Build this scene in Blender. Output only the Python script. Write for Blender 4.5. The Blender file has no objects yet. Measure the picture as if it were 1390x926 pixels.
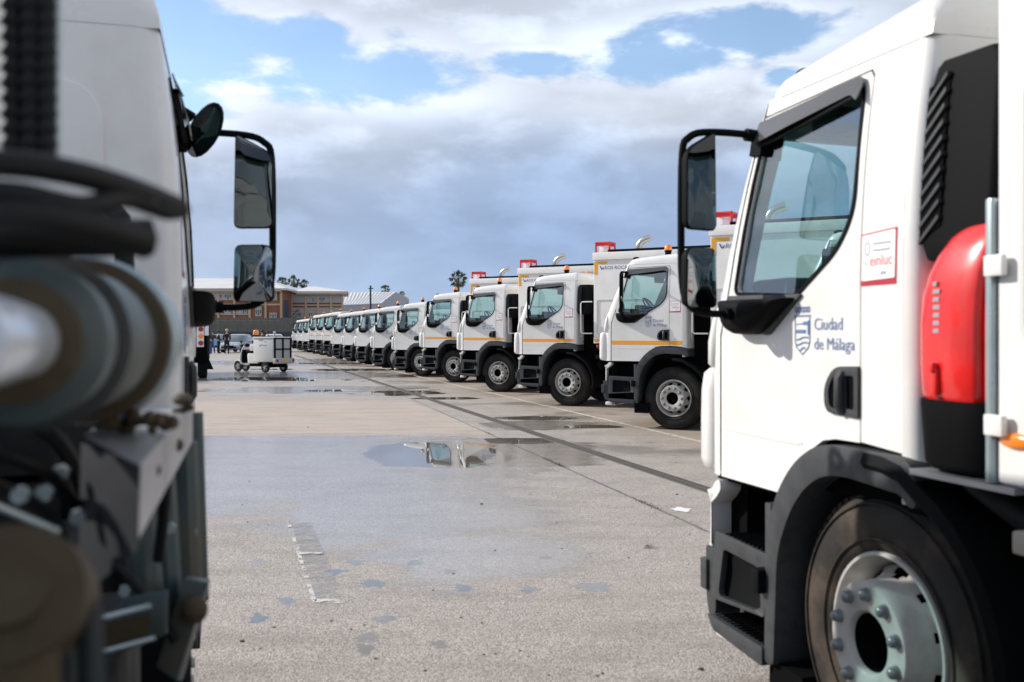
import bpy, bmesh, math, random
from math import sin, cos, pi, radians, sqrt, atan2
from mathutils import Vector, Matrix
from mathutils.geometry import delaunay_2d_cdt
random.seed(7)
scene = bpy.context.scene
COL = scene.collection

# ------------------------------------------------------------------ camera
CAMH = 1.59
cam_d = bpy.data.cameras.new('camera'); cam = bpy.data.objects.new('camera', cam_d); COL.objects.link(cam)
cam.location = (0, 0, CAMH); cam.rotation_euler = (radians(90), 0, 0)
cam_d.sensor_width = 36; cam_d.lens = 35; cam_d.shift_y = -0.0079
cam_d.clip_start = 0.05; cam_d.clip_end = 5000
cam_d.dof.use_dof = True; cam_d.dof.focus_distance = 19.0; cam_d.dof.aperture_fstop = 3.2
scene.camera = cam
scene.view_settings.view_transform = 'Standard'; scene.view_settings.look = 'None'
scene.view_settings.exposure = 0.37; scene.view_settings.gamma = 1
scene.render.engine = 'CYCLES'
scene.cycles.max_bounces = 10; scene.cycles.transparent_max_bounces = 24

# ------------------------------------------------------------------ sun and sky
SUN_AZ = radians(-71); SUN_EL = radians(28)
sdir = Vector((sin(SUN_AZ)*cos(SUN_EL), cos(SUN_AZ)*cos(SUN_EL), sin(SUN_EL)))
sd = bpy.data.lights.new('sun', 'SUN'); sd.energy = 3.9; sd.angle = radians(0.55); sd.color = (1.0, 0.94, 0.86)
sun = bpy.data.objects.new('sun', sd); COL.objects.link(sun)
sun.rotation_euler = (-sdir).to_track_quat('-Z', 'Y').to_euler()

class NT:
    """tiny helper round a node tree"""
    def __init__(s, nt): s.nt = nt; s.n = nt.nodes; s.l = nt.links
    def add(s, t, **k):
        n = s.n.new(t)
        for a, b in k.items(): setattr(n, a, b)
        return n
    def put(s, sock, v):
        if isinstance(v, bpy.types.NodeSocket): s.l.new(v, sock)
        elif isinstance(v, (tuple, list)) and len(v) == 3 and sock.type == 'RGBA': sock.default_value = (*v, 1)
        else: sock.default_value = v
    def m(s, op, a, b=0.0, c=None, clamp=False):
        n = s.add('ShaderNodeMath', operation=op, use_clamp=clamp)
        s.put(n.inputs[0], a); s.put(n.inputs[1], b)
        if c is not None: s.put(n.inputs[2], c)
        return n.outputs[0]
    def mix(s, f, a, b, blend='MIX'):
        n = s.add('ShaderNodeMix', data_type='RGBA', blend_type=blend)
        s.put(n.inputs[0], f); s.put(n.inputs[6], a); s.put(n.inputs[7], b)
        return n.outputs[2]
    def ss(s, x, lo, hi, a=0.0, b=1.0):
        n = s.add('ShaderNodeMapRange', interpolation_type='SMOOTHSTEP')
        s.put(n.inputs[0], x); n.inputs[1].default_value = lo; n.inputs[2].default_value = hi
        n.inputs[3].default_value = a; n.inputs[4].default_value = b
        return n.outputs[0]
    def noise(s, vec, scale, detail=4, rough=.55, dist=0.0, out=0):
        n = s.add('ShaderNodeTexNoise'); s.l.new(vec, n.inputs['Vector'])
        n.inputs['Scale'].default_value = scale; n.inputs['Detail'].default_value = detail
        n.inputs['Roughness'].default_value = rough; n.inputs['Distortion'].default_value = dist
        return n.outputs[out]
    def vec(s, x, y, z=0.0):
        n = s.add('ShaderNodeCombineXYZ')
        for i, v in enumerate((x, y, z)): s.put(n.inputs[i], v)
        return n.outputs[0]
    def sep(s, v):
        n = s.add('ShaderNodeSeparateXYZ'); s.l.new(v, n.inputs[0]); return n.outputs

world = bpy.data.worlds.new('World'); scene.world = world; world.use_nodes = True
W = NT(world.node_tree); W.n.clear()
out = W.add('ShaderNodeOutputWorld'); bg1 = W.add('ShaderNodeBackground'); bg2 = W.add('ShaderNodeBackground')
sky = W.add('ShaderNodeTexSky', sky_type='NISHITA'); sky.sun_disc = False
sky.sun_elevation = SUN_EL; sky.sun_rotation = SUN_AZ
sky.altitude = 20; sky.air_density = 1.0; sky.dust_density = 0.3; sky.ozone_density = 2.5
W.l.new(sky.outputs[0], bg1.inputs[0]); bg1.inputs[1].default_value = 0.148
tc = W.add('ShaderNodeTexCoord'); dx, dy, dz = W.sep(tc.outputs['Generated'])
el = W.m('MULTIPLY', W.m('ARCSINE', dz), 180/pi)
az = W.m('MULTIPLY', W.m('ARCTAN2', dx, dy), 180/pi)
# cloud field in azimuth / elevation degrees, flattened towards the horizon
cv = W.vec(W.m('MULTIPLY', az, .05), W.m('MULTIPLY', el, .12), 3.7)
nA = W.noise(cv, 1.0, 9, .56, .1)
cv2 = W.vec(W.m('MULTIPLY', az, .16), W.m('MULTIPLY', el, .33), 9.1)
nB = W.noise(cv2, 1.0, 10, .56, .15)
cv3 = W.vec(W.m('MULTIPLY', az, .045), W.m('MULTIPLY', el, .20), 1.3)
nC = W.noise(cv3, 1.3, 6, .5, .3)
def blob(ca, ce, ra, re):
    a = W.m('DIVIDE', W.m('SUBTRACT', az, ca), ra); e = W.m('DIVIDE', W.m('SUBTRACT', el, ce), re)
    d = W.m('SQRT', W.m('ADD', W.m('MULTIPLY', a, a), W.m('MULTIPLY', e, e)))
    return W.m('SUBTRACT', 1.0, d)            # 1 in the middle, 0 at the rim, negative outside
gaps = None
for b in ((-18.5, 15.0, 7.0, 3.4), (-9.0, 14.3, 7.4, 2.1), (-19, 12.6, 4.5, 2.2), (-12.5, 16.0, 3.8, 1.5), (1.5, 15.2, 3.5, .9),
          (8.5, 15.6, 6.0, 1.6), (12.5, 16.4, 6.5, 1.5), (15.5, 13.9, 1.5, .7), (-24, 20, 9, 5), (24, 22, 10, 3.5), (2, 27, 13, 4),
          (-60, 22, 22, 7), (70, 25, 25, 8), (150, 30, 30, 12), (-140, 24, 30, 9)):
    g = blob(*b); gaps = g if gaps is None else W.m('MAXIMUM', gaps, g)
gap = W.m('ADD', W.m('MULTIPLY', W.m('MAXIMUM', gaps, -.6), 1.0), W.m('MULTIPLY', W.m('SUBTRACT', .5, nB), 2.9))
gapm = W.ss(gap, .02, .50)
gapm = W.m('MULTIPLY', gapm, .90)
# cloud brightness: slate bank low down, white shoulder at 9-13 degrees, broken grey/white above
elw = W.m('ADD', el, W.m('MULTIPLY', W.m('SUBTRACT', nA, .5), 8.0))
cr = W.add('ShaderNodeValToRGB'); W.l.new(W.m('DIVIDE', elw, 30.0), cr.inputs[0])
e = cr.color_ramp.elements
stops = ((0.0, (.43, .57, .78)), (.07, (.37, .50, .72)), (.20, (.325, .44, .66)), (.29, (.36, .465, .66)), (.37, (.50, .585, .74)),
         (.44, (.66, .72, .83)), (.55, (.62, .69, .81)), (1.0, (.50, .565, .69)))
e[0].position = 0; e[0].color = (*stops[0][1], 1); e[1].position = 1; e[1].color = (*stops[-1][1], 1)
for p, c in stops[1:-1]:
    q = e.new(p); q.color = (*c, 1)
rim = W.ss(gap, -.55, .1)
bright = W.m('ADD', W.m('MULTIPLY', W.ss(nB, .30, .72), .55), .72)
bright = W.m('ADD', bright, W.m('MULTIPLY', W.m('SUBTRACT', nC, .5), W.ss(el, 0, 9, .30, .85)))
bright = W.m('ADD', bright, W.m('MULTIPLY', rim, .26))
bmix = W.m('ADD', W.m('MULTIPLY', W.m('SUBTRACT', bright, 1.0), W.ss(elw, 3, 12, .28, 1.0)), 1.0)
left = W.ss(az, -22, 2, 1.0, 0.0)
ccol = W.mix(W.m('MULTIPLY', left, .30), cr.outputs[0], (.72, .77, .86))
vm = W.add('ShaderNodeVectorMath', operation='SCALE'); W.l.new(ccol, vm.inputs[0]); W.l.new(bmix, vm.inputs['Scale'])
W.l.new(vm.outputs[0], bg2.inputs[0]); bg2.inputs[1].default_value = .83
# the blue of the gaps is the clear sky itself
mixs = W.add('ShaderNodeMixShader'); W.l.new(W.m('SUBTRACT', 1.0, gapm), mixs.inputs[0])
W.l.new(bg1.outputs[0], mixs.inputs[1]); W.l.new(bg2.outputs[0], mixs.inputs[2]); W.l.new(mixs.outputs[0], out.inputs[0])

# ------------------------------------------------------------------ materials
MAT = {}
def mat(name, col, rough=.5, metal=0.0, spec=.5, coat=0.0, var=0.0, vscale=8.0, bump=0.0, bscale=60.0, emit=None, dirt=None, sheen=0):
    m = bpy.data.materials.new(name); m.use_nodes = True; T = NT(m.node_tree)
    b = T.n['Principled BSDF']
    b.inputs['Base Color'].default_value = (*col, 1); b.inputs['Roughness'].default_value = rough
    b.inputs['Metallic'].default_value = metal; b.inputs['Specular IOR Level'].default_value = spec
    b.inputs['Coat Weight'].default_value = coat; b.inputs['Coat Roughness'].default_value = .06
    if emit: b.inputs['Emission Color'].default_value = (*emit[0], 1); b.inputs['Emission Strength'].default_value = emit[1]
    tcn = T.add('ShaderNodeTexCoord'); co = tcn.outputs['Object']
    if var or dirt:
        n = T.noise(co, vscale, 6, .6)
        dark = dirt[0] if dirt else tuple(c*(1-var) for c in col)
        amt = dirt[1] if dirt else 1.0
        f = T.m('MULTIPLY', T.ss(n, .42, .75), amt)
        T.l.new(T.mix(f, col, dark), b.inputs['Base Color'])
        T.l.new(T.ss(n, .3, .8, rough*.85, min(1, rough*1.3)), b.inputs['Roughness'])
    if bump:
        n2 = T.noise(co, bscale, 3, .5); bn = T.add('ShaderNodeBump'); bn.inputs['Strength'].default_value = bump
        bn.inputs['Distance'].default_value = .004; T.l.new(n2, bn.inputs['Height']); T.l.new(bn.outputs[0], b.inputs['Normal'])
    MAT[name] = m; return m
mat('white_paint', (.765, .752, .725), .30, coat=.5, dirt=((.60, .575, .53), .42), vscale=3.1)
mat('white_seam', (.62, .61, .58), .4)
mat('plastic_grey', (.042, .045, .049), .50, spec=.35, var=.35, vscale=14, bump=.25, bscale=220)
mat('plastic_black', (.0045, .0048, .0055), .62, spec=.06, var=0, vscale=9, bump=.15, bscale=160)
mat('void_black', (.004, .004, .0045), .9, spec=.05)
mat('chassis', (.010, .011, .012), .65, spec=.2, dirt=((.05, .044, .036), .4), vscale=7, bump=.3, bscale=40)
mat('smoked_visor', (.07, .068, .066), .2, spec=.6, coat=.4)
mat('rubber', (.010, .010, .010), .75, spec=.25, dirt=((.045, .036, .028), .7), vscale=5, bump=.4, bscale=90)
mat('dusty_rubber', (.020, .018, .016), .75, spec=.25, dirt=((.13, .098, .072), .85), vscale=3.2, bump=.4, bscale=90)
mat('rim_silver', (.44, .425, .40), .45, metal=.0, spec=.35, dirt=((.25, .24, .23), .5), vscale=12)
mat('nut_steel', (.20, .21, .22), .3, metal=.4)
mat('chrome', (.52, .50, .47), .22, metal=1.0)
mat('mirror_glass', (.30, .32, .33), .02, metal=1.0)
mat('orange_stripe', (.85, .36, .02), .4)
mat('amber', (.75, .20, .015), .2, coat=.6, emit=((1, .25, .02), .12))
mat('red_case', (.72, .018, .016), .28, coat=.6, var=.25, vscale=5)
mat('red_trim', (.42, .01, .03), .4)
mat('red_marker', (.65, .03, .02), .35)
mat('red_lamp', (.35, .01, .01), .2, coat=.6)
mat('logo_blue', (.10, .17, .33), .5)
mat('logo_navy', (.05, .06, .30), .5)
mat('logo_green', (.05, .40, .45), .5)
mat('logo_red', (.70, .06, .06), .5)
mat('logo_grey', (.34, .34, .36), .5)
mat('decal_white', (.86, .86, .86), .35)
mat('seat_fabric', (.055, .075, .09), .8, var=.3, vscale=20)
mat('dash', (.03, .034, .038), .6, bump=.2)
mat('cab_lining', (.42, .46, .47), .7)
mat('teal_paint', (.050, .078, .084), .45, dirt=((.10, .075, .04), .7), vscale=5, bump=.2)
mat('teal_dark', (.016, .024, .027), .5, dirt=((.10, .07, .03), .6), vscale=6, bump=.2)
mat('ram_steel', (.34, .41, .43), .28, metal=.3, var=.2, vscale=4)
mat('rod_steel', (.62, .66, .72), .2, metal=.3)
mat('navy_plate', (.009, .011, .016), .6, spec=.2)
mat('rust', (.050, .035, .015), .75, dirt=((.05, .035, .02), .9), vscale=14, bump=.5)
mat('galvanised', (.42, .42, .43), .38, metal=.5, var=.25, vscale=5)
mat('hose', (.008, .008, .009), .6, spec=.25, bump=.2)
mat('wood_beige', (.34, .30, .25), .7)
def glass(name, tint, gl=.9):
    m = bpy.data.materials.new(name); m.use_nodes = True; T = NT(m.node_tree); T.n.clear()
    o = T.add('ShaderNodeOutputMaterial'); tr = T.add('ShaderNodeBsdfTransparent'); g = T.add('ShaderNodeBsdfGlossy')
    tr.inputs[0].default_value = (*tint, 1); g.inputs[0].default_value = (gl, gl, gl, 1); g.inputs[1].default_value = .01
    f = T.add('ShaderNodeFresnel'); f.inputs[0].default_value = 1.52; mx = T.add('ShaderNodeMixShader')
    # outer face only: the back face would wrongly be total reflection
    geo = T.add('ShaderNodeNewGeometry'); fr = T.m('MULTIPLY', f.outputs[0], T.m('SUBTRACT', 1.0, geo.outputs['Backfacing']))
    fr = T.m('ADD', T.m('MULTIPLY', fr, 2.4), .05, clamp=True)
    T.l.new(fr, mx.inputs[0]); T.l.new(tr.outputs[0], mx.inputs[1]); T.l.new(g.outputs[0], mx.inputs[2]); T.l.new(mx.outputs[0], o.inputs[0])
    MAT[name] = m
glass('cab_glass', (.76, .90, .89))
glass('car_glass', (.25, .30, .32))

# ------------------------------------------------------------------ mesh helpers
class MB:
    def __init__(s): s.v = []; s.f = []; s.mi = []; s.cur = 0
    def add(s, vs, fs):
        o = len(s.v); s.v += [tuple(v) for v in vs]
        for f in fs: s.f.append(tuple(i+o for i in f)); s.mi.append(s.cur)
        return s
    def hexa(s, p):   # 8 points: bottom loop 0-3, top loop 4-7
        return s.add(p, [(3, 2, 1, 0), (4, 5, 6, 7), (0, 1, 5, 4), (1, 2, 6, 5), (2, 3, 7, 6), (3, 0, 4, 7)])
    def box(s, x0, x1, y0, y1, z0, z1):
        x0, x1 = min(x0, x1), max(x0, x1); y0, y1 = min(y0, y1), max(y0, y1); z0, z1 = min(z0, z1), max(z0, z1)
        return s.hexa([(x0, y0, z0), (x1, y0, z0), (x1, y1, z0), (x0, y1, z0), (x0, y0, z1), (x1, y0, z1), (x1, y1, z1), (x0, y1, z1)])
    def tube(s, pts, r, n=10, cap=True, closed=False):
        pts = [Vector(p) for p in pts]; N = len(pts); rings = []
        rr = r if isinstance(r, (list, tuple)) else [r]*N
        up = None
        for i, p in enumerate(pts):
            if closed: t = (pts[(i+1) % N]-pts[i-1])
            else: t = (pts[min(i+1, N-1)]-pts[max(i-1, 0)])
            t.normalize()
            if up is None: up = t.orthogonal().normalized()
            up = (up - t*up.dot(t)).normalized(); q = t.cross(up)
            rings.append([p+up*cos(2*pi*k/n)*rr[i]+q*sin(2*pi*k/n)*rr[i] for k in range(n)])
        s.loft(rings, close=True, cap=cap and not closed, wrap=closed); return s
    def loft(s, rings, close=True, cap=False, wrap=False):
        n = len(rings[0]); vs = [v for r in rings for v in r]; fs = []
        M = len(rings)
        for i in range(M if wrap else M-1):
            j = (i+1) % M
            for k in range(n if close else n-1):
                k2 = (k+1) % n; fs.append((i*n+k, i*n+k2, j*n+k2, j*n+k))
        if cap: fs.append(tuple(reversed(range(n)))); fs.append(tuple((M-1)*n+k for k in range(n)))
        s.add(vs, fs); return s
    def lathe(s, prof, c=(0, 0, 0), axis='y', n=32, a0=0, a1=2*pi):
        """prof: (radius, along)"""
        full = abs(a1-a0-2*pi) < 1e-6; c = Vector(c); rings = []
        for k in range(n if full else n+1):
            a = a0+(a1-a0)*k/n
            R = []
            for r, t in prof:
                if axis == 'y': R.append(c+Vector((r*cos(a), t, r*sin(a))))
                elif axis == 'z': R.append(c+Vector((r*cos(a), r*sin(a), t)))
                else: R.append(c+Vector((t, r*cos(a), r*sin(a))))
            rings.append(R)
        s.loft(rings, close=False, wrap=full); return s
    def cyl(s, p0, p1, r, n=12, r1=None): return s.tube([p0, p1], [r, r if r1 is None else r1], n)
    def ball(s, c, r, n=10, sx=1, sy=1, sz=1):
        pr = [(max(1e-4, sin(pi*i/n))*r, -cos(pi*i/n)*r) for i in range(n+1)]
        o = len(s.v); s.lathe(pr, (0, 0, 0), 'z', n+2)
        for i in range(o, len(s.v)):
            x, y, z = s.v[i]; s.v[i] = (c[0]+x*sx, c[1]+y*sy, c[2]+z*sz)
        return s
    def build(s, name, material, parent=None, bevel=0.0, seg=2, angle=35, loc=None):
        me = bpy.data.meshes.new(name); me.from_pydata(s.v, [], s.f)
        bm = bmesh.new(); bm.from_mesh(me)
        bmesh.ops.remove_doubles(bm, verts=bm.verts, dist=1e-5)
        if len(s.mi) == len(bm.faces):
            pass
        bmesh.ops.recalc_face_normals(bm, faces=bm.faces)
        if bevel:
            ed = [e for e in bm.edges if len(e.link_faces) == 2 and e.calc_face_angle(0) > radians(38)]
            bmesh.ops.bevel(bm, geom=ed, offset=bevel, segments=seg, affect='EDGES', profile=.6, clamp_overlap=True)
        bm.to_mesh(me); bm.free()
        me.polygons.foreach_set('use_smooth', [True]*len(me.polygons)); me.set_sharp_from_angle(angle=radians(angle))
        mats = material if isinstance(material, (list, tuple)) else [material]
        for m in mats: me.materials.append(MAT[m] if isinstance(m, str) else m)
        o = bpy.data.objects.new(name, me); COL.objects.link(o)
        if parent: o.parent = parent
        if loc: o.location = loc
        return o
def pip(p, poly):
    x, y = p; c = False; j = len(poly)-1
    for i in range(len(poly)):
        xi, yi = poly[i]; xj, yj = poly[j]
        if (yi > y) != (yj > y) and x < (xj-xi)*(y-yi)/(yj-yi)+xi: c = not c
        j = i
    return c
def dens(poly, g):
    o = []
    for i, a in enumerate(poly):
        b = poly[(i+1) % len(poly)]; L = math.hypot(b[0]-a[0], b[1]-a[1]); k = max(1, int(L/g))
        for j in range(k): o.append((a[0]+(b[0]-a[0])*j/k, a[1]+(b[1]-a[1])*j/k))
    return o
def fillet(poly, r, n=4):
    """round each corner; r may be a list"""
    o = []; N = len(poly)
    for i in range(N):
        rr = r[i] if isinstance(r, (list, tuple)) else r
        p = Vector(poly[i]); a = Vector(poly[i-1]); b = Vector(poly[(i+1) % N])
        if rr <= 0: o.append(tuple(p)); continue
        da = (a-p); db = (b-p); t = min(rr, da.length*.48, db.length*.48)
        A = p+da.normalized()*t; B = p+db.normalized()*t
        for k in range(n+1):
            f = k/n; o.append(tuple(A*(1-f)**2+p*2*f*(1-f)+B*f*f))
    return o
def offset(poly, d):
    N = len(poly); area = sum(poly[i-1][0]*poly[i][1]-poly[i][0]*poly[i-1][1] for i in range(N)); sg = 1 if area > 0 else -1
    o = []
    for i in range(N):
        p = Vector(poly[i]); a = (p-Vector(poly[i-1])).normalized(); b = (Vector(poly[(i+1) % N])-p).normalized()
        n = Vector((a.y+b.y, -a.x-b.x))*sg
        if n.length < 1e-6: n = Vector((a.y, -a.x))*sg
        n.normalize(); c = max(.4, n.dot(Vector((a.y, -a.x))*sg)); o.append(tuple(p+n*d/c))
    return o
def panel(mb, outer, fn, t0, t1, holes=(), g=.12):
    """solid plate cut from a 2D outline with holes, bent by fn(x, y, t)"""
    loops = [dens(outer, g)]+[dens(h, g) for h in holes]
    pts = []; edges = []
    for L in loops:
        o = len(pts); pts += [Vector(p) for p in L]; edges += [(o+i, o+(i+1) % len(L)) for i in range(len(L))]
    xs = [p[0] for p in outer]; ys = [p[1] for p in outer]
    x = min(xs)+g*.5
    while x < max(xs):
        y = min(ys)+g*.5
        while y < max(ys):
            q = (x, y)
            if pip(q, outer) and not any(pip(q, h) for h in holes): pts.append(Vector(q))
            y += g
        x += g
    r = delaunay_2d_cdt(pts, edges, [], 0, 1e-6); V, F = r[0], r[2]
    keep = []
    for f in F:
        c = (sum(V[i][0] for i in f)/len(f), sum(V[i][1] for i in f)/len(f))
        if pip(c, outer) and not any(pip(c, h) for h in holes): keep.append(f)
    n = len(V); cnt = {}
    for f in keep:
        for i in range(len(f)): a, b = f[i], f[(i+1) % len(f)]; cnt.setdefault((min(a, b), max(a, b)), []).append((a, b))
    fs = [tuple(f) for f in keep]+[tuple(i+n for i in reversed(f)) for f in keep]
    for k, l in cnt.items():
        if len(l) == 1: a, b = l[0]; fs.append((b, a, a+n, b+n))
    mb.add([fn(v[0], v[1], t1) for v in V]+[fn(v[0], v[1], t0) for v in V], fs); return mb
def ribbon(mb, pts, w, fn, t0, t1, closed=False):
    N = len(pts)
    for i in range(N if closed else N-1):
        a = Vector(pts[i]); b = Vector(pts[(i+1) % N]); d = (b-a)
        if d.length < 1e-6: continue
        d.normalize(); n = Vector((-d.y, d.x))*w/2; a2 = a-d*w*.25; b2 = b+d*w*.25
        q = [a2-n, b2-n, b2+n, a2+n]
        mb.hexa([fn(p.x, p.y, t0) for p in q]+[fn(p.x, p.y, t1) for p in q])
    return mb
_txt = {}
def text2d(body, size):
    k = (body, size)
    if k not in _txt:
        c = bpy.data.curves.new('text', 'FONT'); c.body = body; c.size = size; c.resolution_u = 2
        o = bpy.data.objects.new('text', c); COL.objects.link(o)
        dg = bpy.context.evaluated_depsgraph_get(); me = o.evaluated_get(dg).to_mesh()
        _txt[k] = ([v.co.to_2d().to_tuple() for v in me.vertices], [tuple(p.vertices) for p in me.polygons])
        o.evaluated_get(dg).to_mesh_clear(); bpy.data.objects.remove(o); bpy.data.curves.remove(c)
    return _txt[k]
def lettering(mb, body, size, fn, t):
    V, F = text2d(body, size); mb.add([fn(x, y, t) for x, y in V], F); return mb
def empty(name, label=None, cat=None, loc=(0, 0, 0), rz=0.0, group=None, kind=None):
    o = bpy.data.objects.new(name, None); COL.objects.link(o); o.location = loc; o.rotation_euler = (0, 0, rz)
    o.empty_display_size = .2
    return tag(o, label, cat, group, kind)
def tag(o, label=None, cat=None, group=None, kind=None):
    if label: o['label'] = label
    if cat: o['category'] = cat
    if group: o['group'] = group
    if kind: o['kind'] = kind
    return o
def kids(o): return [c for c in bpy.data.objects if c.parent == o]
def copy_tree(o, parent=None):
    c = o.copy(); COL.objects.link(c); c.parent = parent
    for ch in CH.get(o.name, []): copy_tree(ch, c)
    return c
CH = {}
def index_children():
    CH.clear()
    for o in bpy.data.objects:
        if o.parent: CH.setdefault(o.parent.name, []).append(o)
def lerp_tab(t, x):
    if x <= t[0][0]: return t[0][1]
    for (a, b), (c, d) in zip(t, t[1:]):
        if x <= c: return b+(d-b)*(x-a)/(c-a)
    return t[-1][1]
def curve(pts, n=6):
    P = [Vector(p) for p in pts]; o = []
    for i in range(len(P)-1):
        p0 = P[max(0, i-1)]; p1 = P[i]; p2 = P[i+1]; p3 = P[min(len(P)-1, i+2)]
        for k in range(n):
            t = k/n; o.append(.5*((2*p1)+(-p0+p2)*t+(2*p0-5*p1+4*p2-p3)*t*t+(-p0+3*p1-3*p2+p3)*t**3))
    o.append(P[-1]); return o
def PX(x, y, z):  # the place where a thing seen at photo pixel (x, y) stands when it is z metres ahead
    return Vector(((x-695)/1351*z, z, CAMH-(y-452)/1351*z))
# ------------------------------------------------------------------ wheels
def wheel_parts(parent, c, s, detail, name='wheel'):
    """a truck wheel centred on c, outer face towards s*y"""
    cx, cy, cz = c
    w = empty(name, loc=c); w.parent = parent
    tp = [(.300, -.01), (.315, .012), (.34, .022), (.40, .030), (.46, .024), (.500, .002), (.516, -.025), (.5195, -.05)]
    for g0 in (-.085, -.135, -.185, -.235):
        tp += [(.5195, g0+.012), (.507, g0+.008), (.507, g0-.002), (.5195, g0-.006)]
    tp += [(.5195, -.26), (.512, -.285), (.47, -.305), (.34, -.29), (.30, -.27)]
    t = MB(); t.lathe([(r, s*a) for r, a in tp], n=64); 
    for k in (0, 2):                                     # raised rings on the sidewall
        r0 = (.345, .385, .468)[k]
        t.lathe([(r0, s*.018), (r0+.002, s*(.032, .036, .030)[k]), (r0+.008, s*(.032, .036, .030)[k]), (r0+.011, s*.018)], n=64)
    if detail > 1:
        for k in range(72):                              # shoulder blocks
            a = 2*pi*k/72; R = Matrix.Rotation(a, 4, 'Y')
            bx = MB().box(.500, .5215, -s*.002, -s*.040, -.015, .015)
            t.add([R@Vector(v) for v in bx.v], bx.f)
    t.build('tyre', 'dusty_rubber' if detail > 1 else 'rubber', w)
    r = MB()
    # rim flange and well
    r.lathe([(x, s*a) for x, a in ((.300, -.012), (.307, .010), (.303, .020), (.292, .020), (.284, .005), (.268, -.03), (.262, -.10), (.262, -.20))], n=64)
    # dished disc with ten hand holes: annuli between r=.262 and .175, holes left open
    n = 80; prof = lambda q: -.055-.0*(q) 
    rings = [(.264, -.095), (.258, -.080), (.246, -.062), (.226, -.042), (.216, -.02), (.212, .02), (.211, .046), (.210, .080), (.203, .091), (.115, .091), (.106, .085), (.100, .068)]
    vs = []; fs = []
    for i, (rr, aa) in enumerate(rings):
        for k in range(n): a = 2*pi*k/n; vs.append((rr*cos(a), s*aa, rr*sin(a)))
    for i in range(len(rings)-1):
        for k in range(n):
            if (i == 1 and k % 8 in (3, 4)) or (i == 2 and k % 8 in (2, 3, 4, 5)) or (i == 3 and k % 8 in (3, 4)): continue
            k2 = (k+1) % n; fs.append((i*n+k, i*n+k2, (i+1)*n+k2, (i+1)*n+k))
    r.add(vs, fs)
    if detail < 1:
        for k in range(10):
            a = 2*pi*(k+.5)/10; p = Vector((.167*cos(a), 0, .167*sin(a)))
            r.cyl(p+Vector((0, s*.088, 0)), p+Vector((0, s*.114, 0)), .019, 8)
    r.build('rim', 'rim_silver', w, angle=50)
    h = MB(); h.lathe([(.0001, s*-.01), (.05, s*-.01), (.060, s*-.016), (.094, s*-.02), (.099, s*.070)], n=40); h.lathe([(.11, s*-.10), (.262, s*-.135)], n=40)
    h.ball((0.03, s*-.02, -.03), .012); h.ball((0.045, s*-.02, .0), .008)
    h.build('hub', 'void_black', w)
    if detail >= 1:
        nm = None
        for k in range(10):
            a = 2*pi*(k+.5)/10; p = Vector((.167*cos(a), 0, .167*sin(a)))
            if nm is None:
                q = MB(); q.lathe([(.0001, s*.034), (.010, s*.033), (.017, s*.028), (.0205, s*.018), (.0215, s*.008), (.025, s*.002), (.025, 0)], n=14)
                o = q.build('wheel_nut', 'nut_steel', w); nm = o.data
            else:
                o = bpy.data.objects.new('wheel_nut', nm); COL.objects.link(o); o.parent = w
            o.location = p+Vector((0, s*.090, 0))
    return w

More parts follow.
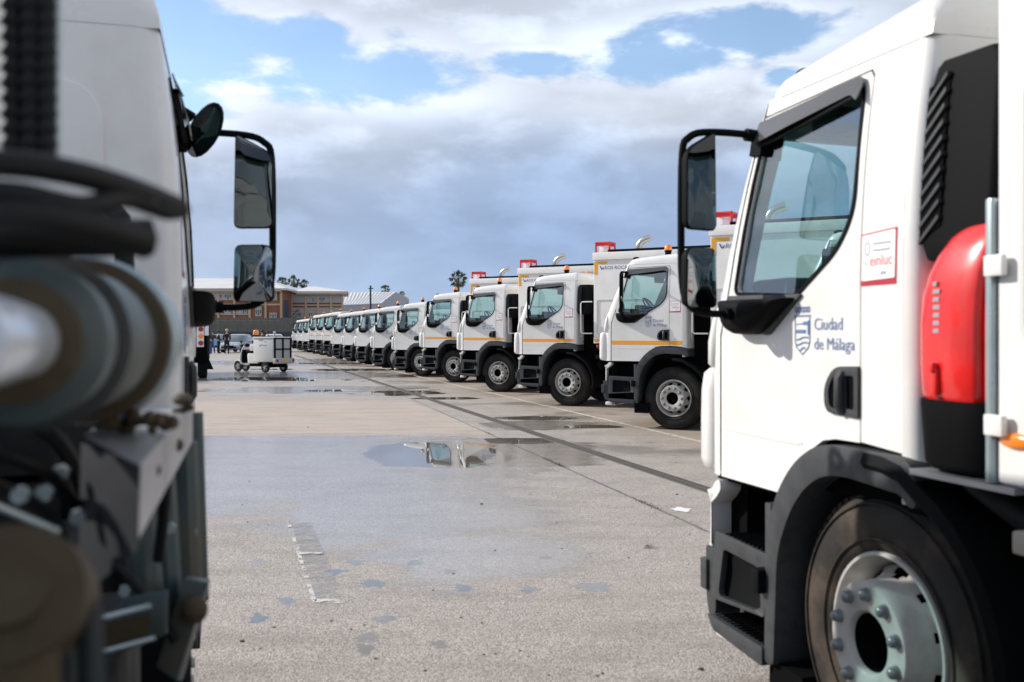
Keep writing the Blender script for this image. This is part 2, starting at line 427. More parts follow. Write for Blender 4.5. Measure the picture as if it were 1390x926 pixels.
# ------------------------------------------------------------------ the cab
def hw(w): return 1.17 - (0.0 if w < 1.9 else .08*((w-1.9)/.9)**2)
UE = [(1.0, 1.075), (1.75, 1.075), (1.95, 1.0), (2.66, .80), (2.74, .775)]
XF = [(1.0, 1.245), (1.5, 1.26), (1.86, 1.215), (2.74, .815)]
def make_truck(kind, dzc, detail=1, body=True, stripe=True, left_side=True):
    D = dzc
    root = empty('refuse_truck')
    def S(s): return lambda u, w, t: (u, s*(hw(w)+t), w+D)
    win = fillet([(.760, 2.628), (.105, 2.655), (.105, 2.20), (.19, 2.075), (.46, 1.915), (.935, 1.94)], [.03, .05, .2, .1, .03, .03], 5)
    door = [(1.07, 1.12), (.56, 1.12)]+[(.50, 1.20), (.40, 1.295), (.28, 1.362), (.20, 1.375), (.055, 1.377), (.055, 2.660), (.075, 2.688), (.79, 2.668), (.90, 2.29), (.995, 1.95), (1.045, 1.83), (1.07, 1.74)]
    for s in (1, -1):
        f = S(s)
        panel(MB(), door, f, -.03, 0, [win], .13).build('door', 'white_paint', root, bevel=0)
        d = kidlast()
        panel(MB(), win, f, -.018, -.012, (), .3).build('window_pane', 'cab_glass', d)
        ow = offset(win, .016)
        panel(MB(), ow, f, -.004, .006, [win], .2).build('window_seal', 'plastic_black', d)
        vis = fillet([(.800, 2.652), (.085, 2.682), (.085, 2.585), (.135, 2.620), (.780, 2.555)], [.01, .06, .01, .03, .01], 4)
        panel(MB(), vis, lambda u, w, t: f(u, w, t+.012+.03*max(0, min(1, (2.66-w)/.08))), 0, .006, (), .12).build('wind_deflector', 'smoked_visor', d)
        sp = fillet([(.772, 2.565), (.13, 2.628), (.125, 2.604), (.766, 2.540)], .006, 2)
        panel(MB(), sp, f, .008, .026, (), .2).build('deflector_edge', 'plastic_black', d)
        hs = fillet([(.985, 1.905), (.445, 1.90), (.60, 1.81), (.70, 1.755), (.87, 1.755), (.955, 1.80)], [.02, .02, .1, .06, .10, .06], 4)
        lip = fillet([(1.0, 1.925), (.405, 1.912), (.66, 1.745), (.74, 1.77), (.95, 1.83)], [.02, .02, .05, .1, .05], 3)
        panel(MB(), lip, f, 0, .014, (), .2).build('lower_trim', 'plastic_grey', d, bevel=.004)
        hb = MB()
        L = [dens(hs, .04)]; base = L[0]; cx = .74; cw = 1.83
        rings = []
        for q, t in ((1, 0), (1.0, .03), (.97, .06), (.88, .082), (.70, .094), (.35, .10)):
            rings.append([f(cx+(u-cx)*q, cw+.02*(1-q)+(w-cw)*q, t) for u, w in base])
        hb.loft(rings, close=True, cap=True); hb.build('mirror_foot', 'plastic_black', d, angle=50)
        # handle
        hd = fillet([(.052, 1.645), (.052, 1.462), (.25, 1.470), (.262, 1.56), (.20, 1.640)], [.005, .008, .04, .08, .05], 4)
        ha = fillet([(.075, 1.61), (.075, 1.49), (.125, 1.49), (.125, 1.61)], .012, 3)
        hb2 = fillet([(.165, 1.61), (.165, 1.485), (.225, 1.49), (.232, 1.555), (.20, 1.605)], .02, 3)
        h = panel(MB(), hd, f, 0, .012, [ha, hb2], .08).build('handle_surround', 'plastic_grey', d, bevel=.003)
        panel(MB(), offset(hd, -.008), f, .001, .004, (), .3).build('handle_recess', 'void_black', d)
        MB().tube([f(.145, 1.62, .010), f(.145, 1.60, .024), f(.145, 1.50, .024), f(.145, 1.475, .008)], .017, 8).build('door_handle', 'plastic_grey', d)
        # door print
        ub = .415
        tu = lambda x, y, t: f(ub-s*x*.92, 1.757+y*.92, t)
        if s < 0: tu = lambda x, y, t: f(ub-.36+x, 1.745+y, t)
        m = MB()
        sh = [(-.055, .075), (-.055, -.03), (-.045, -.055), (0, -.085), (.045, -.055), (.055, -.03), (.055, .075)]
        ribbon(m, sh, .004, tu, .001, .0025); ribbon(m, [(-.058, .077), (.058, .077)], .006, tu, .001, .0027)
        for yy in (-.062, -.040, -.018): 
            xs = .043 if yy > -.05 else .02
            ribbon(m, [(-xs, yy-.006), (-xs*.4, yy-.002), (0, yy+.004), (xs*.5, yy+.006), (xs, yy+.004)], .006, tu, .001, .003)
        ribbon(m, [(-.048, .012), (.02, .012)], .014, tu, .001, .0031); ribbon(m, [(.045, .0), (.045, .055)], .010, tu, .001, .003)
        ribbon(m, [(.01, .046), (.04, .046)], .014, tu, .001, .0029); ribbon(m, [(-.045, .042), (.0, .044)], .004, tu, .001, .0028)
        for k in range(5):
            c0 = -.046+.023*k; ribbon(m, [(c0+.009*cos(a*pi/3), .103+.012*sin(a*pi/3)) for a in range(6)], .004, tu, .001, .0026, closed=True)
        m.build('crest', 'logo_blue', d)
        m = MB(); lettering(m, 'Ciudad', .07, lambda x, y, t: tu(x+.085, y+.018, t), .0022); m.build('lettering', 'logo_blue', d); m = MB(); lettering(m, 'de Málaga', .07, lambda x, y, t: tu(x+.085, y-.062, t), .0022)
        m.build('lettering', 'logo_blue', d)
        # pillar panel behind the door
        sp = [(-.175, 1.365), (.047, 1.380), (.047, 2.672), (.068, 2.697), (.785, 2.677), (.775, 2.74), (-.175, 2.74)]
        p = panel(MB(), sp, f, -.03, 0, (), .13).build('side_panel', 'white_paint', root)
        st = [(.047, 2.105), (-.145, 2.115), (-.145, 1.925), (.047, 1.925)]
        m = panel(MB(), st, f, .0005, .0015, (), .3).build('info_sticker', 'red_trim', p)
        m2 = MB(); panel(m2, fillet([(.043, 2.100), (-.136, 2.109), (-.136, 1.947), (.043, 1.942)], .006, 2), f, .0017, .0024, (), .3); m2.build('sticker_face', 'decal_white', p)
        if s > 0:
            m3 = MB(); lettering(m3, 'einluc', .056, lambda x, y, t: f(-.003-x*.92, 1.992+y, t), .0030); ribbon(m3, [(.025, 2.008), (.012, 1.994)], .003, f, .0026, .0032)
            m3.build('sticker_lettering', 'logo_red', p)
            m4 = MB()
            ribbon(m4, [(.012+.014*cos(a*pi/5), 2.053+.022*sin(a*pi/5)) for a in range(10)], .005, f, .0026, .0032, closed=True)
            rr = random.Random(3)
            for yy in (2.068, 2.045):
                u = -.022
                while u > -.108:
                    L = .004+rr.random()*.008; ribbon(m4, [(u, yy), (u-L, yy+rr.uniform(-.002, .002))], .007, f, .0026, .0032); u -= L+.004
            ribbon(m4, [(-.065, 1.965), (-.090, 1.966)], .011, f, .0026, .0032)
            m4.build('sticker_emblem', 'logo_grey', p)
        if stripe:
            panel(MB(), [(1.066, 1.395), (.247+.02, 1.395), (.247+.02, 1.462), (1.066, 1.462)] if False else [(1.066, 1.395), (.058, 1.395), (.058, 1.460), (1.066, 1.460)], f, .0005, .002, (), .25).build('reflective_stripe', 'orange_stripe', d)
            panel(MB(), [(.044, 1.395), (-.172, 1.395), (-.172, 1.460), (.044, 1.460)], f, .0005, .002, (), .25).build('reflective_stripe', 'orange_stripe', p)
        # swage lines pressed into the door
        m = MB(); ribbon(m, [(1.06, 1.335), (.60, 1.330), (.42, 1.335)], .006, f, -.001, .003); ribbon(m, [(.62, 1.325), (.44, 1.328)], .004, f, -.001, .002)
        m.build('swage_line', 'white_paint', d)
        # corner shell piece: door edge round to the front
        lv = [1.12, 1.22, 1.35, 1.5, 1.62, 1.75, 1.86, 1.95, 2.1, 2.25, 2.4, 2.55, 2.66, 2.74]
        rings = []
        for w in lv:
            ue = lerp_tab(UE, w)+.008; xf = lerp_tab(XF, w); h = hw(w); r = min(.26, .10+.5*(xf-ue)); R = []
            for k in range(9):
                q = k/8; R.append((ue*(1-q)**2+xf*2*q*(1-q)+xf*q*q, s*(h*(1-q)**2+h*2*q*(1-q)+(h-r)*q*q), w+D))
            if w > 1.9: R.append((xf+.004, s*(h-r-.03), w+D))
            else: R.append((xf+.012, s*(h-r-.10), w+D))
            rings.append(R)
        m = MB(); m.loft(rings, close=False)
        m.build('corner_panel', 'white_paint', root, angle=60)
        # corner wind fin
        m = MB(); rings = []
        for w, g in ((1.125, .3), (1.14, .8), (1.18, 1), (1.38, 1), (1.50, .96), (1.575, .8), (1.60, .4)):
            R = []
            for a in range(12):
                t = 2*pi*a/12; ca, sa = cos(t), sin(t)
                R.append((1.235+.068*g*math.copysign(abs(ca)**.7, ca), s*(1.112+.060*g*math.copysign(abs(sa)**.7, sa)), w+D))
            rings.append(R)
        m.loft(rings, cap=True); fin = m.build('corner_fin', 'white_paint', root, angle=50)
        # upper half of the fin (recess line beneath the window)
        m = MB(); rings = []
        for w, g in ((1.60, .5), (1.62, .9), (1.72, 1), (1.82, .75), (1.90, .25)):
            rings.append([(1.185+.045*g*cos(2*pi*a/12)-(w-1.6)*.12, s*(1.125+.055*g*sin(2*pi*a/12)), w+D) for a in range(12)])
        m.loft(rings, cap=True); m.build('upper_fin', 'white_paint', root, angle=50)
        # steps and bumper corner
        m = MB(); m.box(.62, 1.18, s*.72, s*.95, .46+D, 1.11+D); m.box(1.02, 1.165, s*.72, s*1.07, .80+D, 1.11+D); m.box(.62, 1.18, s*.95, s*1.13, 1.095+D, 1.115+D)
        m.build('step_well', 'void_black', root)
        m = MB()
        for (z0, v1, u0, u1) in ((.865, 1.175, .665, 1.06), (.485, 1.19, .665, 1.11)):
            m = MB(); m.box(u0, u1, s*.95, s*v1, z0-.03+D, z0-.018+D)
            k = u0+.02
            while k < u1-.01: m.box(k, k+.008, s*.955, s*(v1-.006), z0-.02+D, z0+.006+D); k += .034
            for y in (.99, 1.05, 1.11): m.box(u0, u1, s*y, s*(y+.008), z0-.02+D, z0+.002+D)
            m.build('step_tread', 'plastic_black', root)
        m = MB(); fl = lambda u, w, t: (u, s*(1.178+.02*(w < .62)+t), w+D)
        face = fillet([(1.115, .868), (.655, .855), (.655, .60), (1.12, .565)], .012, 2); inn = fillet([(1.045, .80), (.735, .785), (.715, .61), (1.045, .59)], .03, 3)
        panel(m, face, fl, -.03, 0, [inn], .2); 
        lowp = fillet([(1.14, .490), (.655, .480), (.655, .400), (1.08, .43)], .015, 2); panel(m, lowp, fl, -.05, .01, (), .2)
        m.box(.615, .66, s*.93, s*1.19, .43+D, 1.07+D)
        m.build('step_frame', 'plastic_grey', root, bevel=.005)
        m = MB(); panel(m, offset(inn, .01), fl, -.06, -.035, (), .2); m.build('step_inset', 'plastic_black', root)
        m = MB(); m.box(.64, .70, s*1.17, s*1.235, .70+D, .80+D); m.build('step_latch', 'plastic_black', root, bevel=.012)
        m = MB(); bc = fillet([(1.225, 1.01), (1.20, 1.04), (1.15, 1.055), (1.12, 1.09), (1.08, 1.105), (1.07, 1.06), (1.11, 1.02), (1.165, .985), (1.170, .79), (1.225, .79)], .015, 2)
        panel(m, bc, lambda u, w, t: (u-.10*max(0, (t-.02)/.1)*(u > 1.2), s*(1.09+t), w+D), -.03, .085, (), .1)
        m.build('bumper_corner', 'white_paint', root, bevel=.012, seg=3)
        m = MB(); bl = fillet([(1.225, .785), (1.125, .785), (1.125, .50), (1.15, .45), (1.19, .46), (1.22, .55)], .02, 2)
        panel(m, bl, lambda u, w, t: (u, s*(1.09+t), w+D), -.05, .08, (), .15); m.box(1.19, 1.25, s*1.08, s*1.185, .58+D, .72+D)
        m.build('bumper_skirt', 'plastic_grey', root, bevel=.012, seg=3)
        m = MB(); m.box(1.07, 1.20, s*1.00, s*1.14, .37+D, .43+D); m.build('sensor_cover', 'white_paint', root, bevel=.02)
        # fender
        O = [(.655, .42), (.645, .90), (.60, 1.06), (.52, 1.18), (.42, 1.275), (.30, 1.338), (.19, 1.358), (-.20, 1.358), (-.255, 1.335), (-.275, 1.27), (-.275, 1.20)]
        I = [(-.235, 1.20), (-.20, 1.235), (.12, 1.252), (.25, 1.235), (.36, 1.175), (.45, 1.085), (.52, .97), (.56, .86), (.585, .42)]
        m = MB(); panel(m, fillet(O+I, .07, 3), lambda u, w, t: (u, s*(1.19+t), w+D), -.42, .008, (), .1)
        m.build('fender', 'plastic_grey', root, bevel=.014, seg=2, angle=50)
        m = MB(); panel(m, [(.60, .42), (.62, .90), (.56, 1.06), (.40, 1.25), (.19, 1.335), (-.24, 1.335), (-.30, .9), (-.30, .8), (.5, .42)], lambda u, w, t: (u, s*(.80+t), w+D), -.02, 0, (), .3)
        m.build('wheel_arch_liner', 'void_black', root)
        m = MB(); m.box(.42, .66, s*.78, s*1.17, .26+D, .43+D); m.build('mud_flap', 'void_black', root)
        # rear half mudguard
        m = MB(); rings = []
        for k in range(13):
            a = radians(88+k*8.5); R = []
            for r, v in ((.60, .80), (.60, 1.15), (.585, 1.20), (.605, 1.215), (.64, 1.20), (.645, .80)):
                rr = r+.02*(k < 3); R.append((rr*cos(a)-.03, s*v, .52+rr*sin(a)+(.0 if D == 0 else 0)))
            rings.append(R)
        m.loft(rings, cap=True); m.build('mudguard', 'plastic_black', root, angle=50)
        # mirrors
        top = Vector((.79, s*1.10, 2.60+D)); ox = .76
        pts = [(.80, s*1.08, 2.585+D), (.80, s*1.22, 2.600+D), (.79, s*1.40, 2.595+D), (.78, s*1.475, 2.565+D), (.775, s*1.505, 2.50+D), (.775, s*1.51, 2.2+D), (.775, s*1.505, 1.97+D), (.78, s*1.475, 1.885+D), (.79, s*1.40, 1.845+D), (.82, s*1.20, 1.842+D)]
        P = []
        for i in range(len(pts)-1):
            a, b = Vector(pts[i]), Vector(pts[i+1])
            P += [a, a.lerp(b, .5)] if i in (3, 7) else [a]
        P.append(Vector(pts[-1]))
        arm = MB().tube(curve(pts, 4), .0155, 10); arm.tube([(.80, s*1.05, 2.585+D), (.80, s*1.20, 2.598+D)], .027, 10); arm.hexa([(.87, s*1.05, 2.50+D), (.77, s*1.05, 2.49+D), (.77, s*1.15, 2.51+D), (.86, s*1.15, 2.52+D), (.84, s*1.05, 2.63+D), (.74, s*1.05, 2.62+D), (.75, s*1.15, 2.61+D), (.83, s*1.15, 2.62+D)])
        arm.tube([(.82, s*1.17, 1.842+D), (.80, s*1.30, 1.842+D)], .026, 10)
        am = arm.build('mirror_arm', 'plastic_black', root, angle=50)
        for (z0, z1, wd, slant, nm) in ((2.185, 2.600, .175, .09, 'main_mirror'), (1.865, 2.115, .180, 0, 'wide_angle_mirror')):
            yaw = radians(20)*s
            cx, cy = .765, s*1.43
            def mp(x, z, t): # x across the mirror (outboard +), t towards the rear
                X = -t; Y = s*x; return (cx+X*cos(yaw)-Y*sin(yaw), cy+X*sin(yaw)+Y*cos(yaw), z+D)
            h = wd/2
            ol = fillet([(-h, z0), (h, z0), (h, z1-slant*.9 if slant else z1), (-h, z1)] if False else [(-h, z0), (h, z0), (h, z1-slant), (-h*.92, z1)], [.03, .03, .05, .02 if slant else .03], 4)
            m = MB(); rings = []
            cxm = 0; czm = (z0+z1)/2
            for q, t in ((.45, -.042), (.75, -.038), (.93, -.026), (1.0, -.006), (1.0, .008), (.985, .012)):
                rings.append([mp(x*q, czm+(z-czm)*(q if q > .9 else q*.5+.5), t) for x, z in ol])
            m.loft(rings, cap=True); mo = m.build('mirror_housing', 'plastic_black', am, angle=50)
            m = MB(); cv_ = .022 if nm[0] == 'w' else .004
            m.loft([[mp(x*q*.95, czm+(z-czm)*q*.97, .0135+cv_*(1-q*q)) for x, z in ol] for q in (1, .8, .6, .4, .2, .02)], close=True)
            m.build('mirror_glass', 'mirror_glass', am)
    # front face
    lv = [1.12, 1.5, 1.86, 1.93]; 
    def front(ws, name, material, edge=.0, off=0.0):
        m = MB(); rings = []
        for w in ws:
            xf = lerp_tab(XF, w); h = hw(w); R = []
            for k in range(9):
                y = (h-.13)*(1-k/4)*(1 if w > 1.9 else .97); bul = .05*(1-abs(1-k/4)**2)
                R.append((xf+bul+off, y, w+D))
            rings.append(R)
        m.loft(rings, close=False); return m.build(name, material, root, angle=60)
    front([1.12, 1.3, 1.5, 1.7, 1.86, 1.95], 'front_panel', 'white_paint'); front([1.93, 2.1, 2.3, 2.5, 2.64], 'windscreen', 'cab_glass', off=.002); front([2.60, 2.68, 2.745], 'windscreen_header', 'white_paint', off=.004)
    m = MB(); m.box(1.26, 1.30, -.75, .75, 1.20+D, 1.62+D); m.build('grille', 'plastic_black', root, bevel=.01)
    m = MB(); m.box(1.175, 1.28, -.72, .72, .80+D, 1.03+D); m.build('bumper', 'white_paint', root, bevel=.02)
    m = MB(); m.box(1.18, 1.26, -1.0, 1.0, .44+D, .795+D); m.build('bumper_base', 'plastic_grey', root, bevel=.02)
    # roof
    m = MB(); rings = []
    st = [(.835, 2.705), (.825, 2.745), (.80, 2.785), (.75, 2.825), (.68, 2.845), (.5, 2.862), (.2, 2.888), (0, 2.902), (-.13, 2.912), (-.185, 2.905), (-.222, 2.880), (-.238, 2.83)]
    for u, H in st:
        h0 = hw(2.74)+.004; base = 2.735 if u < .79 else min(2.735, H-.01); e = max(H-base, .01); R = []
        pr = [(h0, base), (h0-.004, base+e*.35), (h0-.022, base+e*.66), (h0-.06, base+e*.88), (h0-.13, base+e*.98), (h0*.55, base+e*1.04), (0, base+e*1.07)]
        if u > .70: q = (u-.70)/.14; pr = [(y-.10*q*q, z) for y, z in pr]
        R = [(u, y, z+D) for y, z in pr]+[(u, -y, z+D) for y, z in reversed(pr[:-1])]
        rings.append(R)
    m.loft(rings, close=False); n = len(rings[0]); o = len(m.v); 
    m.add(rings[-1], [tuple(range(n))])
    roof = m.build('roof', 'white_paint', root, angle=45)
    m = MB()
    for s in (1, -1): m.ball((.70, s*.985, 2.842+D), .03, 8, 2.0, 1, .9)
    m.build('marker_lamp', 'plastic_black', roof)
    m = MB(); m.lathe([(.0001, 3.10), (.035, 3.095), (.06, 3.06), (.065, 3.02), (.065, 2.995)], (.30, .52, D), 'z', 14); m.build('amber_beacon', 'amber', roof)
    m = MB(); m.lathe([(.067, 2.998), (.067, 2.98), (.055, 2.975), (.055, 2.86)], (.30, .52, D), 'z', 12); m.build('beacon_stem', 'plastic_black', roof)
    m = MB(); m.lathe([(.0001, 3.03), (.04, 3.025), (.05, 2.99), (.05, 2.90)], (.30, -.62, D), 'z', 12); m.build('amber_beacon', 'amber', roof)
    # rear wall
    m = MB(); rings = []
    for w in [1.20, 1.4, 1.7, 1.9, 2.1, 2.3, 2.5, 2.65, 2.738]:
        h = hw(w); R = []
        for s in (1, -1):
            q = [(-.172, s*h)]+[(-.172*(1-k/5)**2-.238*2*(k/5)*(1-k/5)-.238*(k/5)**2, s*(h*(1-k/5)**2+h*2*(k/5)*(1-k/5)+(h-.07)*(k/5)**2)) for k in range(1, 6)]
            R += q if s > 0 else [(-.238, 0)]+list(reversed(q))
        rings.append([(x, y, w+D) for x, y in R])
    m.loft(rings, close=False); rw = m.build('rear_wall', 'white_paint', root, angle=50)
    er = fillet([(-.93, 1.45), (.93, 1.45), (.93, 2.55), (-.93, 2.55)], .16, 6); 
    m = MB(); panel(m, er, lambda x, w, t: (-.238-t, x, w+D), -.004, .014, (), .5); m.build('pressed_panel', 'white_paint', rw, bevel=.008, seg=3)
    m = MB(); m.box(-.225, -.20, -1.02, 1.02, 1.25+D, 2.72+D); m.build('cab_lining', 'cab_lining', rw)
    # inside
    m = MB(); m.box(-.2, 1.15, -1.10, 1.10, 1.16+D, 1.30+D); m.build('cab_floor', 'void_black', root)
    m = MB(); m.box(.78, 1.08, -1.02, 1.02, 1.35+D, 2.0+D); m.box(.68, .84, .25, .72, 1.62+D, 2.07+D); m.box(.66, .80, -.35, .15, 1.55+D, 1.90+D); m.box(.60, .75, -.3, -.05, 1.93+D, 2.05+D)
    m.build('dashboard', 'dash', root, bevel=.03)
    m = MB(); R = Matrix.Translation((.62, .50, 2.03+D))@Matrix.Rotation(radians(-52), 4, 'Y')
    m.tube([R@Vector((.20*cos(2*pi*k/20), .20*sin(2*pi*k/20), 0)) for k in range(20)], .014, 8, closed=True); m.tube([R@Vector((-.18, 0, 0)), R@Vector((.18, 0, 0))], .018, 6); m.tube([R@Vector((0, 0, -.25)), R@Vector((0, 0, .02))], .04, 8)
    m.build('steering_wheel', 'plastic_black', root)
    for y, nm in ((.50, 'driver_seat'), (-.50, 'passenger_seat')):
        m = MB(); m.box(-.05, .42, y-.24, y+.24, 1.48+D, 1.66+D); 
        m.hexa([(-.14, y-.23, 1.62+D), (.02, y-.23, 1.62+D), (.02, y+.23, 1.62+D), (-.14, y+.23, 1.62+D), (-.19, y-.20, 2.22+D), (-.09, y-.20, 2.22+D), (-.09, y+.20, 2.22+D), (-.19, y+.20, 2.22+D)])
        m.box(-.19, -.10, y-.13, y+.13, 2.24+D, 2.44+D); m.box(-.03, .35, y-.2, y+.2, 1.30+D, 1.5+D)
        m.build(nm, 'seat_fabric', root, bevel=.035)
    m = MB(); m.box(.60, .78, -.9, .9, 2.60+D, 2.70+D); m.box(.52, .62, .1, .35, 2.46+D, 2.60+D); m.build('overhead_console', 'seat_fabric', root, bevel=.02)
    # air intake behind the cab
    for s in (1,):
        m = MB(); rings = []
        for w, q in ((1.99, .80), (2.04, .97), (2.10, 1), (2.48, 1), (2.56, .97), (2.61, .88), (2.63, .7)):
            c = -.408; v1 = hw(w)-.004
            ring = [(c+.165*q, v1-.02), (c+.15*q, v1), (c-.13*q, v1-.01), (c-.16*q, v1-.05), (c-.165*q, v1-.42), (c+.165*q, v1-.42)]
            rings.append([(x, s*y, w+D) for x, y in ring])
        m.loft(rings, cap=True); ai = m.build('air_intake', 'plastic_black', root, bevel=.012, seg=2)
        m = MB()
        panel(m, [(-.250, 2.05), (-.345, 2.10), (-.345, 2.58), (-.250, 2.55)], lambda u, w, t: (u, s*(hw(w)-.004+t), w+D), .0005, .0015, (), .1); m.build('louvre_recess', 'void_black', ai); m = MB()
        for k in range(10):
            z = 2.045+.050*k+D; vv = hw(z-D+.03)-.014
            m.hexa([(-.252, s*(vv-.03), z), (-.252, s*(vv+.018), z), (-.343, s*(vv+.018), z+.075), (-.343, s*(vv-.03), z+.075), (-.252, s*(vv-.03), z+.014), (-.252, s*(vv+.018), z+.014), (-.343, s*(vv+.018), z+.089), (-.343, s*(vv-.03), z+.089)])
        m.build('intake_louvre', 'plastic_grey', ai)
        m = MB()
        for k in range(4):
            z = 2.45-.17*k+D; L = (.40, .48, .46, .22)[k]
            m.tube([(-.586, s*(1.04-L*t*.8), z+.01-.22*L*t*t*2.2) for t in (0, .25, .5, .75, 1)], .010, 6)
        m.build('moulded_rib', 'plastic_black', ai)
        m = MB(); m.box(-.57, -.26, s*.70, s*.84, .95+D, 2.1+D); m.build('intake_duct', 'void_black', root, bevel=.02)
    # chassis, rear wheels
    m = MB()
    for s in (1, -1): m.box(-6.3, 1.0, s*.36, s*.44, .78, 1.02)
    m.box(-.62, .45, -.75, .75, .80, 1.12); m.cyl((0, -.85, .52), (0, .85, .52), .07); m.cyl((-3.9, -.85, .52), (-3.9, .85, .52), .09)
    m.box(-2.6, -1.0, .55, 1.12, .45, .98); m.box(-2.4, -1.2, -1.12, -.55, .45, .98); m.box(-6.3, -.6, -1.0, 1.0, 1.03, 1.12)
    m.build('chassis', 'chassis', root, bevel=.01)
    for s in (1, -1):
        wheel_parts(root, (0, s*1.09, .52), s, detail if s > 0 else 0)
        wheel_parts(root, (-3.9, s*1.09, .52), s, 0)
    if body: make_body(root, kind)
    return root
_last = [None]
_ob = MB.build
def _b(self, *a, **k):
    o = _ob(self, *a, **k); _last[0] = o; return o
MB.build = _b
def kidlast(): return _last[0]

def make_body(root, kind):
    hi = kind == 'high'
    H = 3.30 if kind != 'flat' else 2.45
    x0 = -.622 if kind == 'near' else -.65
    m = MB(); m.box(-6.0, x0, -1.20, 1.20, 1.50 if kind != 'near' else 1.16, H); b = m.build('body', 'white_paint', root, bevel=.02, seg=3)
    m = MB(); m.box(-6.0, -.635, 1.18, 1.235, H-.16, H+.0); m.box(-6.0, -.635, -1.235, -1.18, H-.16, H); m.box(-.66, -.62, -1.2, 1.2, H-.16, H)
    m.build('top_rail', 'white_paint', b, bevel=.01)
    if kind == 'flat': return
    nearb = kind == 'near'
    m = MB(); m.cyl((-.95, 1.12, H+.035), (-5.8, 1.12, H+.045), .026, 8); 
    for k in range(6): m.box(-1.2-.9*k, -1.24-.9*k, 1.10, 1.14, H-.01, H+.03)
    m.build('tarpaulin_roll', 'plastic_black', b)
    f = lambda u, w, t: (u, 1.20+t, w)
    pl = fillet([(-.72, 1.56), (-1.9, 1.56), (-1.9, 2.30), (-.72, 2.30)], .06, 4)
    m = MB(); panel(m, pl, f, 0, .012, [offset(pl, -.018)], .4); m.build('hatch_frame', 'white_seam', b)
    if nearb: return
    for s in (1, -1): m = MB(); m.box(-3.2, -.65, s*1.14, s*1.205, 1.37, 1.497); m.build('body_sill', 'white_paint', b, bevel=.006)
    if nearb: return
    m = MB(); panel(m, [(-.665, 1.40), (-1.25, 1.40), (-1.25, 1.462), (-.665, 1.462)], lambda u, w, t: (u, 1.205+t, w), .001, .004, (), .5); m.build('reflective_stripe', 'orange_stripe', b)
    m = MB(); panel(m, [(-.665, 2.83), (-.735, 2.83), (-.735, 3.05), (-.96, 3.05), (-.96, 3.105), (-.665, 3.105)], f, .001, .004, (), .5); m.build('corner_mark', 'orange_stripe', b)
    m = MB(); lettering(m, 'ROS ROCA', .105, lambda x, y, t: f(-.90-x, 2.935+y, t), .004); m.build('lettering', 'logo_navy', b)
    m = MB(); ribbon(m, [(-.80, 3.005), (-.82, 2.965), (-.835, 2.94), (-.865, 2.955), (-.875, 2.98)], .017, f, .001, .005); m.build('bird_logo', 'logo_navy', b)
    m = MB(); panel(m, [(-1.02, 1.66), (-1.10, 1.66), (-1.10, 1.76), (-1.02, 1.72)], f, .001, .003, (), .5); m.build('blue_sticker', 'logo_blue', b)
    m = MB()
    for a, c in (((-.64, 1.05), (-.95, 1.05)), ((-.64, .75), (-.95, .75))):
        m.tube([(a[0], a[1], H-.10), (a[0], a[1], H+.22), (c[0], c[1], H+.22), (c[0], c[1], H-.02)], .026, 6); m.box(a[0], c[0], a[1]-.008, a[1]+.008, H+.15, H+.21)
    m.tube([(-.64, 1.05, H+.22), (-.64, .75, H+.22)], .018, 6); m.tube([(-.95, 1.05, H+.22), (-.95, .75, H+.22)], .018, 6)
    c = m.build('lamp_guard', 'red_marker', b)
    m = MB(); m.box(-.69, -.90, .80, 1.0, H, H+.16); m.build('work_lamp', 'decal_white', c, bevel=.01)
    m = MB(); m.box(-.69, -.82, .985, .99, H+.12, H+.20); m.build('lamp_lens', 'amber', c)
    m = MB(); m.tube([(-1.42, .55, H-.1), (-1.42, .55, H+.10), (-1.44, .55, H+.19), (-1.50, .55, H+.26), (-1.59, .55, H+.30), (-1.70, .55, H+.33)], .082, 12)
    m.build('exhaust_stack', 'chrome', b)
    if nearb: return
    m = MB(); m.tube([(-.61, 1.19, 1.58), (-.38, 1.19, 1.58), (-.345, 1.19, 1.615), (-.345, 1.19, 2.22), (-.38, 1.19, 2.255), (-.61, 1.19, 2.255)], .014, 8)
    m.build('grab_rail', 'white_paint', b)
    m = MB(); m.ball((-.72, 1.12, 1.30), .045, 8, 1, .6, 1); m.build('air_coupling', 'red_lamp', b)
    m = MB(); m.box(-1.6, -1.3, 1.08, 1.2, .55, 1.05); m.build('side_guard', 'white_paint', b, bevel=.01)

# ------------------------------------------------------------------ where things stand
RD = radians(-16.0)                          # azimuth of the lane and of the row
d = Vector((sin(RD), cos(RD))); n = Vector((cos(RD), -sin(RD)))
def lane(nn, a): return (n.x*nn+d.x*a, n.y*nn+d.y*a)
FZ = pi/2-RD                                 # heading (z rotation) of a thing that faces up the lane
HZ = pi/2-radians(-61.5)                     # heading of the trucks of the row
hd_ = Vector((cos(HZ), sin(HZ))); rt_ = Vector((hd_.y, -hd_.x))

